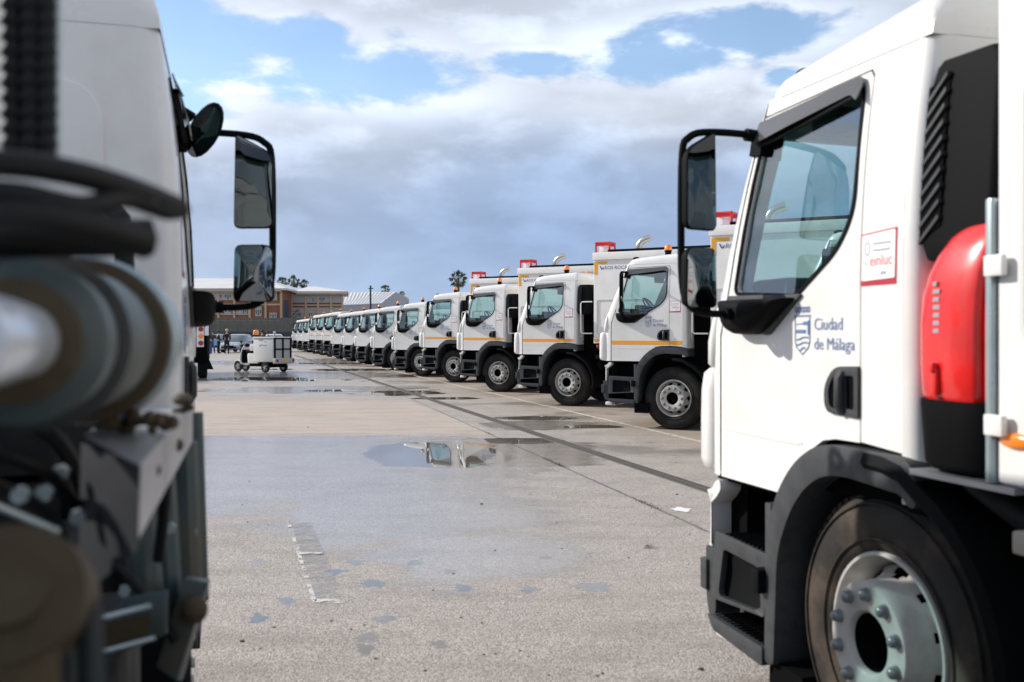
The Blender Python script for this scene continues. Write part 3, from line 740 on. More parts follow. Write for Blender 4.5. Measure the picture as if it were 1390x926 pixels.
hiT = make_truck('high', 0.0, 1, True, True)
miT = make_truck('flat', 0.0, 1, True, True)
loT = make_truck('flat', -.16, 1, True, False)
index_children()
G = 'white refuse trucks parked side by side in the row'
pos = [(4.60, 11.9), (2.64, 16.3), (1.20, 21.6), (-.36, 26.7), (-1.87, 31.9)]
while len(pos) < 16:
    k = len(pos); st = 5.30 if k < 7 else 5.0; pos.append((pos[-1][0]-.2875*st, pos[-1][1]+.958*st))
kinds = 'HHHHHLLLLLMMMLLL'
lab = ['white refuse truck with tall body seen through the nearest cab window',
       'largest refuse truck of the row, its cab just left of the near cab mirrors',
       'second largest striped refuse truck, ROS ROCA lettering and bent exhaust above its neighbour',
       'third largest striped refuse truck, between the second largest and the one below the palm',
       'fourth largest striped refuse truck, the one with the palm crown above its roof',
       'first truck without an orange stripe, lower cab just left of the striped ones',
       'second plain white low truck left of the striped group',
       'third plain white low truck left of the striped group',
       'fourth plain white low truck left of the striped group',
       'fifth plain white low truck, last before the far striped trucks',
       'nearest of the three far striped trucks towards the end of the row',
       'middle one of the three far striped trucks towards the end of the row',
       'farthest of the three far striped trucks towards the end of the row',
       'third from last white truck at the far left end of the row',
       'last but one white truck at the far left end of the row',
       'last white truck at the far left end of the row next to the walking person']
used = {}
for i, (x, y) in enumerate(pos):
    src = {'H': hiT, 'M': miT, 'L': loT}[kinds[i]]
    o = src if kinds[i] not in used else copy_tree(src); used[kinds[i]] = 1

    o.location = (x+rt_.x*1.12, y+rt_.y*1.12, 0); o.rotation_euler = (0, 0, HZ+radians((.0, 0, .3, -.3, .4, -.2, .5, .2, -.4, .3, 0, .4, -.3, .2, .5, 0)[i]))
    for c_ in [q for q in bpy.data.objects if q.parent == o and q.name.startswith('wheel') and q.location.x > -1 and q.type == 'EMPTY']: c_.rotation_euler = (0, random.uniform(0, .6), random.uniform(-.05, .05))
    tag(o, lab[i], 'truck', G)

# the near right truck
near = make_truck('near', -.172, 2, True, False)

x, y = lane(2.155+1.15, 2.965); near.location = (x, y, 0); near.rotation_euler = (0, 0, FZ)
tag(near, 'white truck cab filling the right edge, with red extinguisher case behind its door', 'truck')
def case(root):
    def sq(a, p=.62): return math.copysign(abs(cos(a))**p, cos(a)), math.copysign(abs(sin(a))**p, sin(a))
    m = MB(); rings = []
    for z, q in ((1.365, .86), (1.40, .97), (1.50, 1), (1.62, 1), (1.70, .985), (1.77, .94), (1.83, .86), (1.88, .74), (1.92, .56), (1.945, .35), (1.952, .15)):
        R = []
        for k in range(90):
            a = 2*pi*k/90; cx, sx = sq(a); gr = 1-.06*math.exp(-((((a-radians(128)+pi) % (2*pi))-pi)/.07)**2)
            R.append((-.428-.9*max(0, z-1.64)**1.9+.175*cx*q*gr, 1.055+.165*sx*q*(1-(1-gr)*2.2), z))
        rings.append(R)
    m.loft(rings, cap=True); c = m.build('extinguisher_case', 'red_case', root, angle=60)
    m = MB(); rings = []
    for z, q in ((1.17, .84), (1.19, .92), (1.365, .99), (1.385, .99)): rings.append([(-.428+.178*sq(2*pi*k/32)[0]*q, 1.055+.168*sq(2*pi*k/32)[1]*q, z) for k in range(32)])
    m.loft(rings, cap=True); m.build('case_base', 'plastic_black', c, angle=60)
    m = MB(); m.box(-.408, -.378, 1.20, 1.232, 1.40, 1.48); m.box(-.404, -.382, 1.21, 1.24, 1.47, 1.50); m.build('clasp', 'red_case', c, bevel=.005)
    m = MB(); rr = random.Random(5)
    for k in range(7):
        z = 1.62+.024*k; m.box(-.383, -.383-.03*rr.uniform(.5, 1), 1.212, 1.2205, z-.03, z-.017)
    m.build('case_label', 'logo_grey', c)
case(near)
m = MB(); m.box(-.619, -.594, 1.09, 1.215, 1.16, 1.975); bp = m.build('body_post', 'teal_paint', near, bevel=.008)
bp.data.materials[0] = MAT['ram_steel']
for z in (1.30, 1.75): m = MB(); m.box(-.68, -.610, 1.213, 1.235, z, z+.06); m.build('hinge', 'white_paint', bp, bevel=.006)
m = MB(); m.box(-.70, -.26, .75, 1.21, 1.14, 1.158); m.build('case_shelf', 'galvanised', near)
m = MB(); m.ball((-.70, 1.205, 1.29), .036, 12, 1.7, .3, .62); m.build('side_marker', 'amber', near)
m = MB(); m.box(-1.6, -.70, 1.10, 1.22, .98, 1.045); m.build('ledge_bar', 'wood_beige', near, bevel=.01)
m = MB(); m.box(-1.5, -.72, 1.02, 1.16, .62, .78); m.box(-1.5, -.74, 1.0, 1.1, .85, .93); m.build('under_rail', 'galvanised', near, bevel=.01)
m = MB(); m.tube([(-.3, 1.02, 1.16), (-.45, 1.12, 1.13), (-.62, 1.10, 1.05), (-.75, 1.0, .95)], .035, 10); m.tube([(-.28, .9, 1.1), (-.5, 1.0, 1.05), (-.8, .95, .8)], .03, 8)
m.build('air_hose', 'hose', near)
# ------------------------------------------------------------------ the left truck (seen from behind, edge on)
lt = make_truck('bare', -.14, 2, False, False)
x, y = lane(-.145-1.17, 3.72); lt.location = (x, y, 0); lt.rotation_euler = (0, 0, FZ)
tag(lt, 'white truck cab at the left edge seen from behind, its mirrors against the sky', 'truck')
D = -.155
m = MB(); m.tube([(.80, -1.08, 2.66+D), (.80, -1.14, 2.70+D), (.82, -1.17, 2.68+D)], .026, 8)
am = m.build('kerb_mirror_arm', 'plastic_black', lt)
m = MB(); rings = []
R = Matrix.Translation((.80, -1.225, 2.625+D))@Vector((-.80, .30, -.52)).to_track_quat('-Z', 'Y').to_matrix().to_4x4()@Matrix.Rotation(radians(35), 4, 'Z')
for q, t in ((.2, .075), (.6, .065), (.88, .04), (1, .01), (1, -.012), (.96, -.018)):
    rings.append([R@Vector((.062*q*cos(2*pi*k/20), .14*q*sin(2*pi*k/20), t)) for k in range(20)])
m.loft(rings, cap=True); m.build('kerb_mirror', 'plastic_black', am, angle=60)
m = MB(); m.add([R@Vector((.056*cos(2*pi*k/20), .13*sin(2*pi*k/20), -.0195)) for k in range(20)], [tuple(range(20))]); m.build('mirror_glass', 'mirror_glass', am)
# hoist gear between the cab and the camera: world positions turned into the truck's own frame
inv = (Matrix.Translation((x, y, 0))@Matrix.Rotation(FZ, 4, 'Z')).inverted()
def L(px, py, z): return inv@PX(px, py, z)
def part(m, name, mt, parent=lt, **k): return m.build(name, mt, parent, **k)
# upright with toothed hoses, top left
a0, a1 = L(-8, -120, 1.15), L(-8, 215, 1.15)
m = MB()
for xx, r in ((16, .0125), (42, .0125), (63, .010)):
    A, B = L(xx, -120, 1.15), L(xx+2, 214, 1.15); N = 64; rr = [r*(1.12 if k % 4 < 2 else .86) for k in range(N+1)]
    m.tube([A.lerp(B, k/N) for k in range(N+1)], rr, 10)
part(m, 'ribbed_hose', 'hose')
m = MB(); m.hexa([L(8, 216, 1.19), L(74, 216, 1.19), L(74, 216, 1.26), L(8, 216, 1.26), L(6, -130, 1.19), L(74, -130, 1.19), L(74, -130, 1.26), L(6, -130, 1.26)]); part(m, 'hoist_upright', 'teal_dark')
m = MB(); m.tube([L(78, -130, 1.25), L(78, 216, 1.25)], .0045, 8); part(m, 'upright_sky_sheen', 'ram_steel')  # pale blue-grey strip standing in for sky reflected on the upright's metal edge
# black hoses sweeping to the right
m = MB()
m.tube(curve([L(-90, 222, .85), L(10, 222, .88), L(100, 235, .92), L(180, 258, .98), L(240, 282, 1.05)]), .0125, 12)
m.tube(curve([L(-90, 262, .85), L(20, 262, .88), L(110, 280, .92), L(170, 268, .97), L(225, 285, 1.03), L(246, 284, 1.06)]), .0105, 12)
m.tube(curve([L(-90, 300, .85), L(20, 292, .88), L(110, 304, .92), L(200, 330, .98)]), .016, 12)
m.tube(curve([L(-90, 322, .95), L(20, 322, .98), L(110, 324, 1.02), L(205, 322, 1.06)]), .020, 12)
part(m, 'hydraulic_hose', 'hose')
m = MB(); m.tube([L(196, 272, 1.0), L(212, 277, 1.02)], .013, 10); part(m, 'hose_clamp', 'ram_steel')
# telescopic ram: rod, inner stage, outer stage, with rusty collars
def stage(pa, za, pb, zb, r0, r1, name, mt):
    A, B = L(*pa, za), L(*pb, zb); m = MB(); N = 8
    m.tube([A.lerp(B, k/N) for k in range(N+1)], [r0+(r1-r0)*k/N for k in range(N+1)], 40); return part(m, name, mt, angle=50)
def collar(pa, za, pb, zb, r, name='ram_collar', mt='rust'):
    A, B = L(*pa, za), L(*pb, zb); m = MB(); m.tube([A, A.lerp(B, .1), A.lerp(B, .9), B], [r*.94, r, r, r*.94], 40); return part(m, name, mt, angle=40)
def stg(px0, z0, px1, z1, r, name, mt, py=463): 
    A, B = L(px0, py, z0), L(px1, py, z1); m = MB(); m.tube([A, A.lerp(B, .03), A.lerp(B, .97), B], [r*.93, r, r, r*.93], 40); return part(m, name, mt, angle=40)
stg(-75, .62, 30, .96, .036, 'ram_rod', 'rod_steel')
stg(18, .93, 28, .985, .060, 'ram_collar', 'rust')
stg(25, .97, 55, 1.12, .083, 'ram_stage', 'teal_paint')
stg(48, 1.10, 58, 1.16, .100, 'ram_collar', 'teal_dark')
stg(56, 1.14, 118, 1.42, .096, 'ram_stage', 'teal_paint')
stg(112, 1.40, 124, 1.48, .116, 'ram_collar', 'rust')
stg(121, 1.46, 140, 1.60, .124, 'ram_stage', 'ram_steel')
m = MB()
rr = random.Random(4)
for k in range(26):
    p = L(130+rr.random()*105, 566+rr.random()*18, 1.45+rr.random()*.1); m.ball(p, .005+rr.random()*.009, 5, rr.uniform(.7, 1.6), 1, rr.uniform(.6, 1.2))
m.ball(L(248, 542, 1.9), .020, 8, 1.8, 1, .6); m.tube([L(236, 560, 1.9), L(262, 552, 1.9)], .007, 6)
part(m, 'rusty_bolts', 'rust')
tag(kidlast(), kind='stuff')
# bright bracket below the ram
m = MB(); m.hexa([L(108, 800, 1.45), L(188, 735, 1.22), L(262, 600, 2.1), L(180, 640, 2.2), L(112, 590, 1.45), L(192, 630, 1.22), L(262, 548, 2.1), L(160, 556, 2.2)]); part(m, 'bracket', 'galvanised', bevel=.006)
m = MB(); m.hexa([L(106, 815, 1.42), L(187, 745, 1.20), L(188, 740, 1.23), L(108, 808, 1.45), L(110, 600, 1.42), L(189, 636, 1.20), L(191, 632, 1.23), L(112, 592, 1.45)]); part(m, 'bracket_plate', 'navy_plate')
m = MB(); m.ball(L(208, 638, 1.42), .011, 8); m.ball(L(240, 604, 1.75), .012, 8); part(m, 'bracket_bolt', 'rust')
# uprights, brace and rusty plates lower down
m = MB()
for xx, yy, x2, zz, r in ((188, 690, 200, 2.0, .035), (218, 640, 228, 2.05, .030), (250, 600, 258, 2.2, .030), (268, 560, 276, 2.5, .014)):
    m = MB(); m.tube([L(xx, yy, zz), L(x2, 815, zz)], r, 10); part(m, 'frame_tube', 'teal_paint')
m = MB(); m.hexa([L(212, 905, 1.9), L(240, 925, 1.9), L(248, 925, 2.05), L(222, 905, 2.05), L(250, 785, 1.9), L(284, 790, 1.9), L(286, 786, 2.05), L(254, 782, 2.05)])
m.hexa([L(166, 885, 1.8), L(226, 860, 1.8), L(230, 860, 1.95), L(170, 885, 1.95), L(166, 812, 1.8), L(226, 800, 1.8), L(230, 800, 1.95), L(170, 812, 1.95)])
part(m, 'brace', 'teal_paint', bevel=.004)
m = MB(); m.hexa([L(140, 885, 1.75), L(204, 868, 1.75), L(204, 868, 1.79), L(140, 885, 1.79), L(140, 845, 1.75), L(204, 832, 1.75), L(204, 832, 1.79), L(140, 845, 1.79)]); part(m, 'rusty_plate', 'rust'); m = MB(); m.ball(L(264, 828, 1.88), .026, 8); part(m, 'rusty_joint', 'rust')
for a_, b_, r_ in ((L(128, 842, 1.7), L(205, 822, 1.72), .005), (L(128, 888, 1.7), L(210, 866, 1.72), .004), (L(-20, 680, 1.2), L(80, 722, 1.25), .005)): m = MB(); m.tube([a_, b_], r_, 8); part(m, 'pipe', 'ram_steel')
c0 = L(10, 800, .85); c1 = L(60, 830, 1.1); m = MB(); m.tube([c0, c0.lerp(c1, .08), c0.lerp(c1, .1), c0.lerp(c1, .5), c0.lerp(c1, .52), c1], [.030, .030, .060, .066, .050, .050], 28); m.tube([L(10, 830, .9), L(10, 1100, .9)], .045, 16); part(m, 'winch_drum', 'rust', angle=40)
for a_, b_, c_, r_ in (((-20, 610, 1.3), (60, 640, 1.35), (110, 700, 1.45), .010), ((-20, 650, 1.2), (70, 700, 1.3), (95, 780, 1.3), .008), ((150, 760, 1.9), (190, 800, 1.9), (240, 870, 1.9), .010), ((20, 560, 1.6), (80, 600, 1.6), (120, 680, 1.7), .016), ((200, 560, 1.9), (225, 640, 1.9), (215, 760, 1.95), .011), ((-30, 720, 1.1), (40, 745, 1.1), (100, 770, 1.2), .012)):
    m = MB(); m.tube(curve([L(*a_), L(*b_), L(*c_)]), r_, 8); part(m, 'cable', 'hose')
for px_, py_, z_ in ((30, 670, 1.25), (62, 668, 1.3), (84, 640, 1.4), (108, 700, 1.35), (170, 800, 1.9), (232, 715, 2.0), (262, 720, 2.2)):
    m = MB(); q_ = L(px_, py_, z_); m.tube([q_, q_+Vector((-.02, 0, 0))], .011, 6); part(m, 'bolt_head', 'ram_steel')
for a_, b_, r_ in ((L(122, 820, .95), L(130, 1100, .95), .013), (L(70, 840, .95), L(75, 1100, .95), .012), (L(95, 870, 1.2), L(98, 1100, 1.2), .03)): m = MB(); m.tube([a_, b_], r_, 10); part(m, 'gear_leg', 'teal_dark')
m = MB(); m.box(-2.95, -1.0, -.92, .9, .30, 1.22); m.box(-1.0, -.30, -1.00, .9, .45, 1.18); part(m, 'gear_housing', 'void_black', bevel=.03)
m = MB(); m.box(-.75, -.28, -1.0, .5, 1.2, 1.52); m.ball((-.5, -.98, 1.58), .09, 10); m.tube([(-.4, -1.0, 1.3), (-.45, -1.03, 1.6), (-.42, -1.0, 1.95), (-.30, -.95, 2.0)], .03, 8); part(m, 'oil_tank', 'chassis', bevel=.03)

# ------------------------------------------------------------------ ground
G_ = bpy.data.materials.new('asphalt'); G_.use_nodes = True; T = NT(G_.node_tree); B = T.n['Principled BSDF']
tcn = T.add('ShaderNodeTexCoord'); co = tcn.outputs['Object']; gx, gy, gz = T.sep(co)
nn_ = T.m('ADD', T.m('MULTIPLY', gx, n.x), T.m('MULTIPLY', gy, n.y))
aa_ = T.m('ADD', T.m('MULTIPLY', gx, d.x), T.m('MULTIPLY', gy, d.y))
def vor(scale, feat='F1', out='Distance'):
    v = T.add('ShaderNodeTexVoronoi', feature=feat); T.l.new(co, v.inputs['Vector']); v.inputs['Scale'].default_value = scale; return v
v1 = vor(105); v2 = vor(60)
big = T.noise(co, .22, 5, .55); mid = T.noise(co, 1.7, 6, .6); fine = T.noise(co, 34, 5, .65); streak = T.noise(T.vec(T.m('MULTIPLY', gx, .9), T.m('MULTIPLY', gy, 2.6)), 1.0, 7, .65)
stone = T.sep(v1.outputs['Color'])[0]; stone2 = T.sep(v2.outputs['Color'])[1]
c = T.mix(T.ss(stone, .1, .95), (.285, .245, .212), (.62, .55, .48))
c = T.mix(T.m('MULTIPLY', T.ss(stone2, .80, .9), .45), c, (.62, .58, .53))
c = T.mix(T.m('MULTIPLY', T.ss(v1.outputs['Distance'], .40, .8), .5), c, (.14, .12, .105))
c = T.mix(T.ss(fine, .35, .7, 0, .28), c, (.21, .18, .155))
c = T.mix(T.ss(mid, .45, .75, 0, .30), c, (.20, .175, .15))
# dry pinkish field between the puddles
pk = T.m('MULTIPLY', T.ss(gy, 15.2, 16.0), T.ss(T.m('ADD', gy, T.m('MULTIPLY', mid, 1.2)), 23.2, 24.4, 1, 0))
pk = T.m('MULTIPLY', pk, T.ss(nn_, 4.05, 4.12, 1, 0)); c = T.mix(T.m('MULTIPLY', pk, .45), c, (.58, .44, .34))
# ochre silt along the parked trucks
och = T.m('MULTIPLY', T.ss(nn_, 5.2, 7.2), T.ss(mid, .35, .6, .25, .8)); c = T.mix(T.m('MULTIPLY', och, .55), c, (.36, .27, .175))
def pnt(px, py): z = CAMH*1351/(py-452); return ((px-695)/1351*z, z)
wob = T.noise(co, 1.1, 6, .62); wob2 = T.noise(co, 6.0, 4, .6); wob3 = T.noise(co, 13.0, 4, .6)
def ell(x, y, rx, ry, rot=0.0):
    cx = T.m('SUBTRACT', gx, x); cy = T.m('SUBTRACT', gy, y); cr_, sr = cos(rot), sin(rot)
    u = T.m('ADD', T.m('MULTIPLY', cx, cr_/rx), T.m('MULTIPLY', cy, sr/rx)); v = T.m('ADD', T.m('MULTIPLY', cx, -sr/ry), T.m('MULTIPLY', cy, cr_/ry))
    return T.m('SUBTRACT', 1.0, T.m('SQRT', T.m('ADD', T.m('MULTIPLY', u, u), T.m('MULTIPLY', v, v))))
def mx(l):
    r = l[0]
    for q in l[1:]: r = T.m('MAXIMUM', r, q)
    return r
# soft film of water, open puddles, little pools
film = mx([ell(-2.6, 12.4, 3.8, 4.4, .1), ell(-4.2, 13.5, 3.5, 3.0), ell(-.4, 13.3, 2.2, 2.2), ell(-1.0, 9.0, 1.4, 2.0, .3), ell(-.3, 7.2, .9, 1.0), ell(-9, 37, 6.5, 6), ell(-5.5, 28, 3.6, 2.4), ell(-10, 55, 9, 9), ell(.2, 17.2, 1.8, 1.1)])
film = T.m('ADD', film, T.m('ADD', T.m('MULTIPLY', T.m('SUBTRACT', wob, .5), 1.15), T.m('MULTIPLY', T.m('SUBTRACT', streak, .5), .7))); filmm = T.ss(film, -.05, .32)
farcut = T.m('ADD', gy, T.m('MULTIPLY', T.m('SUBTRACT', wob, .5), .5))
cut = T.m('ADD', T.ss(farcut, 15.3, 15.7, 1, 0), T.ss(farcut, 22.8, 24.0), clamp=True); cut = T.m('MAXIMUM', cut, T.ss(nn_, 4.1, 4.3))
filmm = T.m('MULTIPLY', filmm, cut)
pud = [ell(-1.0, 13.1, 1.05, 1.55, .2), ell(.05, 14.7, .8, .45), ell(-3.0, 26.3, 1.35, 1.2), ell(-5.0, 27.4, .9, .6), ell(1.3, 16.9, .7, .35), ell(-8.8, 34.5, 1.9, 1.6), ell(-6.8, 33.5, 1.6, .7), ell(-6.8, 43, 2.2, 1.6), ell(-10.2, 43.5, 1.5, .8), ell(-3.2, 36.5, 1.5, .8, -.3), ell(-1.6, 24.2, 1.0, .5), ell(-9.5, 52, 2.4, 1.2), ell(.5, 18.6, .9, .5)]
pf = T.m('ADD', mx(pud), T.m('MULTIPLY', T.m('SUBTRACT', wob, .5), .9))
sm = []
for px, py, rx in ((455, 776, 14), (504, 792, 17), (563, 764, 12), (388, 816, 12), (350, 840, 12), (627, 798, 12), (716, 801, 14), (806, 797, 24), (350, 763, 12), (482, 763, 12), (520, 840, 14), (612, 775, 9), (500, 865, 15), (600, 876, 11), (740, 757, 8), (884, 743, 12), (495, 880, 12)):
    qx, qy = pnt(px, py); sm.append(ell(qx, qy, rx*1.25/1351*qy, .07+.003*rx, .3))
sf = T.m('ADD', mx(sm), T.m('MULTIPLY', T.m('SUBTRACT', wob3, .55), 2.6)); pm = T.m('MAXIMUM', T.ss(pf, .02, .16), T.ss(sf, .02, .22))
pm = T.m('MULTIPLY', pm, T.m('MAXIMUM', cut, T.ss(sf, 0, .1)))
damp_shade = T.m('MULTIPLY', T.ss(nn_, 4.2, 5.2), T.ss(T.noise(co, .42, 5, .6), .50, .66)); damp_shade = T.m('MULTIPLY', damp_shade, T.ss(aa_, 9, 13))  # damp patches, coloured darker to stand in for shade under the parked trucks
wet = T.m('MAXIMUM', T.m('MAXIMUM', T.m('MULTIPLY', filmm, .22), pm), T.m('MULTIPLY', damp_shade, .8))
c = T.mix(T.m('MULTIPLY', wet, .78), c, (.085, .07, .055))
# open joint with weeds
jl = T.m('SUBTRACT', nn_, T.m('ADD', 3.80, T.m('MULTIPLY', T.m('SUBTRACT', aa_, 10), .035))); jl = T.m('ABSOLUTE', T.m('ADD', jl, T.m('MULTIPLY', T.m('SUBTRACT', wob2, .5), .05)))
jm = T.m('MULTIPLY', T.ss(jl, .006, .028, 1, 0), T.ss(aa_, 40, 45, 1, 0)); c = T.mix(T.m('MULTIPLY', jm, .8), c, T.mix(T.ss(mid, .5, .6), (.06, .05, .04), (.09, .10, .035)))
# cracks
vc = T.add('ShaderNodeTexVoronoi', feature='DISTANCE_TO_EDGE'); wv = T.add('ShaderNodeVectorMath', operation='ADD'); T.l.new(co, wv.inputs[0]); T.l.new(T.noise(co, 1.3, 4, .6, out=1), wv.inputs[1]); T.l.new(wv.outputs[0], vc.inputs['Vector']); vc.inputs['Scale'].default_value = .13
cm = T.m('MULTIPLY', T.ss(vc.outputs['Distance'], .0005, .0022, 1, 0), T.ss(big, .5, .6)); c = T.mix(T.m('MULTIPLY', cm, .6), c, (.06, .05, .045))
c = T.mix(T.ss(big, .35, .65, 0, .22), c, (.42, .38, .34))
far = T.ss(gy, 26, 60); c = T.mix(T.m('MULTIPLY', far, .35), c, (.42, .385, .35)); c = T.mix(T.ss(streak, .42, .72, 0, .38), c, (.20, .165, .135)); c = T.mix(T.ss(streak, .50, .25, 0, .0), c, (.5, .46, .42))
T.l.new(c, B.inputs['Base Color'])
ro = T.m('SUBTRACT', .62, T.m('MULTIPLY', filmm, .47)); ro = T.m('ADD', T.m('MULTIPLY', ro, T.m('SUBTRACT', 1.0, pm)), T.m('MULTIPLY', pm, .015)); ro = T.m('MINIMUM', ro, T.m('SUBTRACT', .65, T.m('MULTIPLY', damp_shade, .3))); T.l.new(ro, B.inputs['Roughness'])
B.inputs['Specular IOR Level'].default_value = .5
hgt = T.m('ADD', T.m('MULTIPLY', v1.outputs['Distance'], -1.0), T.m('MULTIPLY', fine, .6)); bn = T.add('ShaderNodeBump'); bn.inputs['Distance'].default_value = .006
T.l.new(hgt, bn.inputs['Height']); T.l.new(T.m('MULTIPLY', T.m('SUBTRACT', 1.0, pm), T.m('SUBTRACT', .60, T.m('MULTIPLY', filmm, .52))), bn.inputs['Strength']); T.l.new(bn.outputs[0], B.inputs['Normal'])
MAT['asphalt'] = G_
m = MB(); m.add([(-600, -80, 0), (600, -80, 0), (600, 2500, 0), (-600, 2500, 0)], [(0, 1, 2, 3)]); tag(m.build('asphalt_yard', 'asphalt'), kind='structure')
def worn(name, col, cov, soft=.12):
    m = bpy.data.materials.new(name); m.use_nodes = True; T = NT(m.node_tree); b = T.n['Principled BSDF']; b.inputs['Base Color'].default_value = (*col, 1); b.inputs['Roughness'].default_value = .6
    co = T.add('ShaderNodeTexCoord').outputs['Object']; o = T.n['Material Output']; tr = T.add('ShaderNodeBsdfTransparent'); mxs = T.add('ShaderNodeMixShader')
    f = T.m('MULTIPLY', T.ss(T.noise(co, 7, 6, .7), cov, cov+soft), T.ss(T.noise(co, 60, 3, .6), .30, .45)); T.l.new(f, mxs.inputs[0]); T.l.new(tr.outputs[0], mxs.inputs[1]); T.l.new(b.outputs[0], mxs.inputs[2]); T.l.new(mxs.outputs[0], o.inputs[0]); MAT[name] = m
worn('worn_paint', (.62, .58, .50), .36); worn('ghost_paint', (.60, .57, .52), .44); worn('tar_patch', (.36, .355, .36), .30, .5)
def strip(pts, w, name, mt, z=.004):
    m = MB(); L = len(pts)
    for i in range(L-1):
        a, b = Vector(pts[i]), Vector(pts[i+1]); t = (b-a).normalized(); q = Vector((-t.y, t.x))*w/2
        m.add([(*(a-q), z), (*(b-q), z), (*(b+q), z), (*(a+q), z)], [(0, 1, 2, 3)])
    return tag(m.build(name, mt), kind='structure')
strip([lane(6.62, 3), lane(6.70, 24), lane(6.85, 95)], .095, 'bay_line', 'worn_paint')
strip([lane(.50, 5.98), lane(.50, 8.58)], .028, 'painted_mark', 'ghost_paint'); strip([lane(.50, 5.99), lane(.69, 5.93)], .10, 'painted_mark', 'ghost_paint'); strip([lane(.50, 8.55), lane(.67, 8.52)], .05, 'painted_mark', 'ghost_paint'); strip([lane(.595, 6.05), lane(.60, 8.50)], .16, 'painted_mark', 'tar_patch'); strip([lane(.50, 7.3), lane(.66, 7.25)], .07, 'painted_mark', 'ghost_paint', .008)
m = MB(); q = pnt(925, 692); m.add([(q[0]+.085*cos(2*pi*k/14)*(1+.25*sin(k*2.3)), q[1]+.11*sin(2*pi*k/14)*(1+.3*cos(k*1.7)), .004) for k in range(14)], [tuple(range(14))]); tag(m.build('paint_splash', 'decal_white'), kind='structure')
# slot drain along the row
dr = empty('drain_channel', loc=(*lane(4.68, 0), 0), rz=FZ, kind='structure')
m = MB(); m.box(2, 72, -.09, .09, -.02, .003); mat('drain_iron', (.12, .105, .092), .7, dirt=((.16, .135, .11), .8), vscale=5, bump=.5); mat('drain_slot', (.02, .018, .016), .8); m.build('channel', 'drain_slot', dr)
m = MB(); m.box(0, .996, -.09, -.078, .003, .007); m.box(0, .996, .078, .09, .003, .007); m.box(0, .996, -.006, .006, .003, .008)
for k in range(20): m.box(k*.05, k*.05+.028, -.078, .078, .003, .0075)
gr = m.build('grate', 'drain_iron', dr, loc=(2, 0, 0)); tag(gr, kind='stuff')
for k in range(1, 68):
    o = gr.copy(); COL.objects.link(o); o.location = (2+k, 0, 0); tag(o, kind='stuff')
# pebbles and grit on the near asphalt
m = MB(); rr = random.Random(11)
for k in range(130):
    yy = 4.4+rr.random()**1.6*14; xx = rr.uniform(-.28, .30)*yy; s_ = rr.uniform(.003, .007)*(2.2 if rr.random() < .06 else 1)
    m.ball((xx, yy, s_*.3), s_, 4, 1.3, 1, .6)
mat('grit', (.12, .10, .085), .9); tag(m.build('loose_grit', 'grit', angle=80), 'small dark grit and leaf crumbs scattered over the asphalt', 'grit', kind='stuff')
m = MB()
for k in range(260):
    a_ = rr.choice((11.3, 11.4, 11.9, 8.6, 8.3, 15.2))+rr.gauss(0, .12); X, Y = lane(3.80+.035*(a_-10)+rr.gauss(0, .018), a_); h = rr.uniform(.008, .028); t = rr.random()*6.28
    m.add([(X, Y, 0), (X+.006*cos(t), Y+.006*sin(t), 0), (X+.02*cos(t+1), Y+.02*sin(t+1), h)], [(0, 1, 2)])
mat('weed', (.07, .09, .025), .8); tag(m.build('joint_weeds', 'weed'), 'small green weeds growing in the open pavement joint', 'weeds', kind='stuff')

# ------------------------------------------------------------------ cargo scooter
sc = empty('cargo_scooter', 'white cargo scooter with high box and rear mesh gate standing on wet asphalt', 'scooter', (-10.75, 41.0, 0), pi/2+radians(58))
def sp(m, name, mt, parent=sc, **k): return m.build(name, mt, parent, **k)
mat('scooter_white', (.78, .78, .77), .3, coat=.5); mat('mesh_grey', (.42, .42, .40), .6); mat('plate_yellow', (.75, .42, .03), .5)
bx = sp(MB().box(-1.75, -.62, -.46, .46, .42, 1.40), 'cargo_box', 'scooter_white', bevel=.03)
m = MB(); m.box(-1.80, -.60, -.49, .49, 1.37, 1.43); sp(m, 'box_lid', 'scooter_white', bx, bevel=.02)
gt = sp(MB().box(-1.80, -1.76, -.45, .45, .52, 1.36), 'mesh_gate', 'mesh_grey')
m = MB()
for yy in (-.44, 0, .44): m.box(-1.83, -1.79, yy-.035, yy+.035, .50, 1.40)
for zz in (.52, .94, 1.37): m.box(-1.83, -1.79, -.46, .46, zz-.025, zz+.025)
sp(m, 'gate_frame', 'plastic_black', gt)
bp_ = sp(MB().box(-1.95, -1.78, -.52, .52, .36, .58), 'rear_bumper', 'mesh_grey', bevel=.03)
m = MB().box(-1.96, -1.945, -.10, .10, .42, .52); sp(m, 'number_plate', 'plate_yellow', bp_)
for yy in (-.44, .44): sp(MB().box(-1.965, -1.945, yy-.05, yy+.05, .43, .54), 'tail_lamp', 'red_lamp', bp_, bevel=.01)
def smallwheel(xx, yy, r, w_, par):
    o = MB(); o.lathe([(r*.62, -w_/2), (r*.9, -w_/2), (r, -w_*.25), (r, w_*.25), (r*.9, w_/2), (r*.62, w_/2)], (xx, yy, r), n=24); t = o.build('wheel', 'rubber', par)
    q = MB(); q.lathe([(r*.64, -w_*.35), (r*.60, -w_*.4), (r*.60, w_*.4), (r*.64, w_*.35)], (xx, yy, r), n=24)
    for k in range(5):
        a = 2*pi*k/5; q.box(xx-.001, xx+.001, yy, yy, r, r); q.cyl((xx, yy-w_*.3, r), (xx+r*.62*cos(a), yy-w_*.3, r+r*.62*sin(a)), .018, 6); q.cyl((xx, yy+w_*.3, r), (xx+r*.62*cos(a), yy+w_*.3, r+r*.62*sin(a)), .018, 6)
    q.cyl((xx, yy-w_*.5, r), (xx, yy+w_*.5, r), .04, 8); q.build('rim', 'rim_silver', t); return t
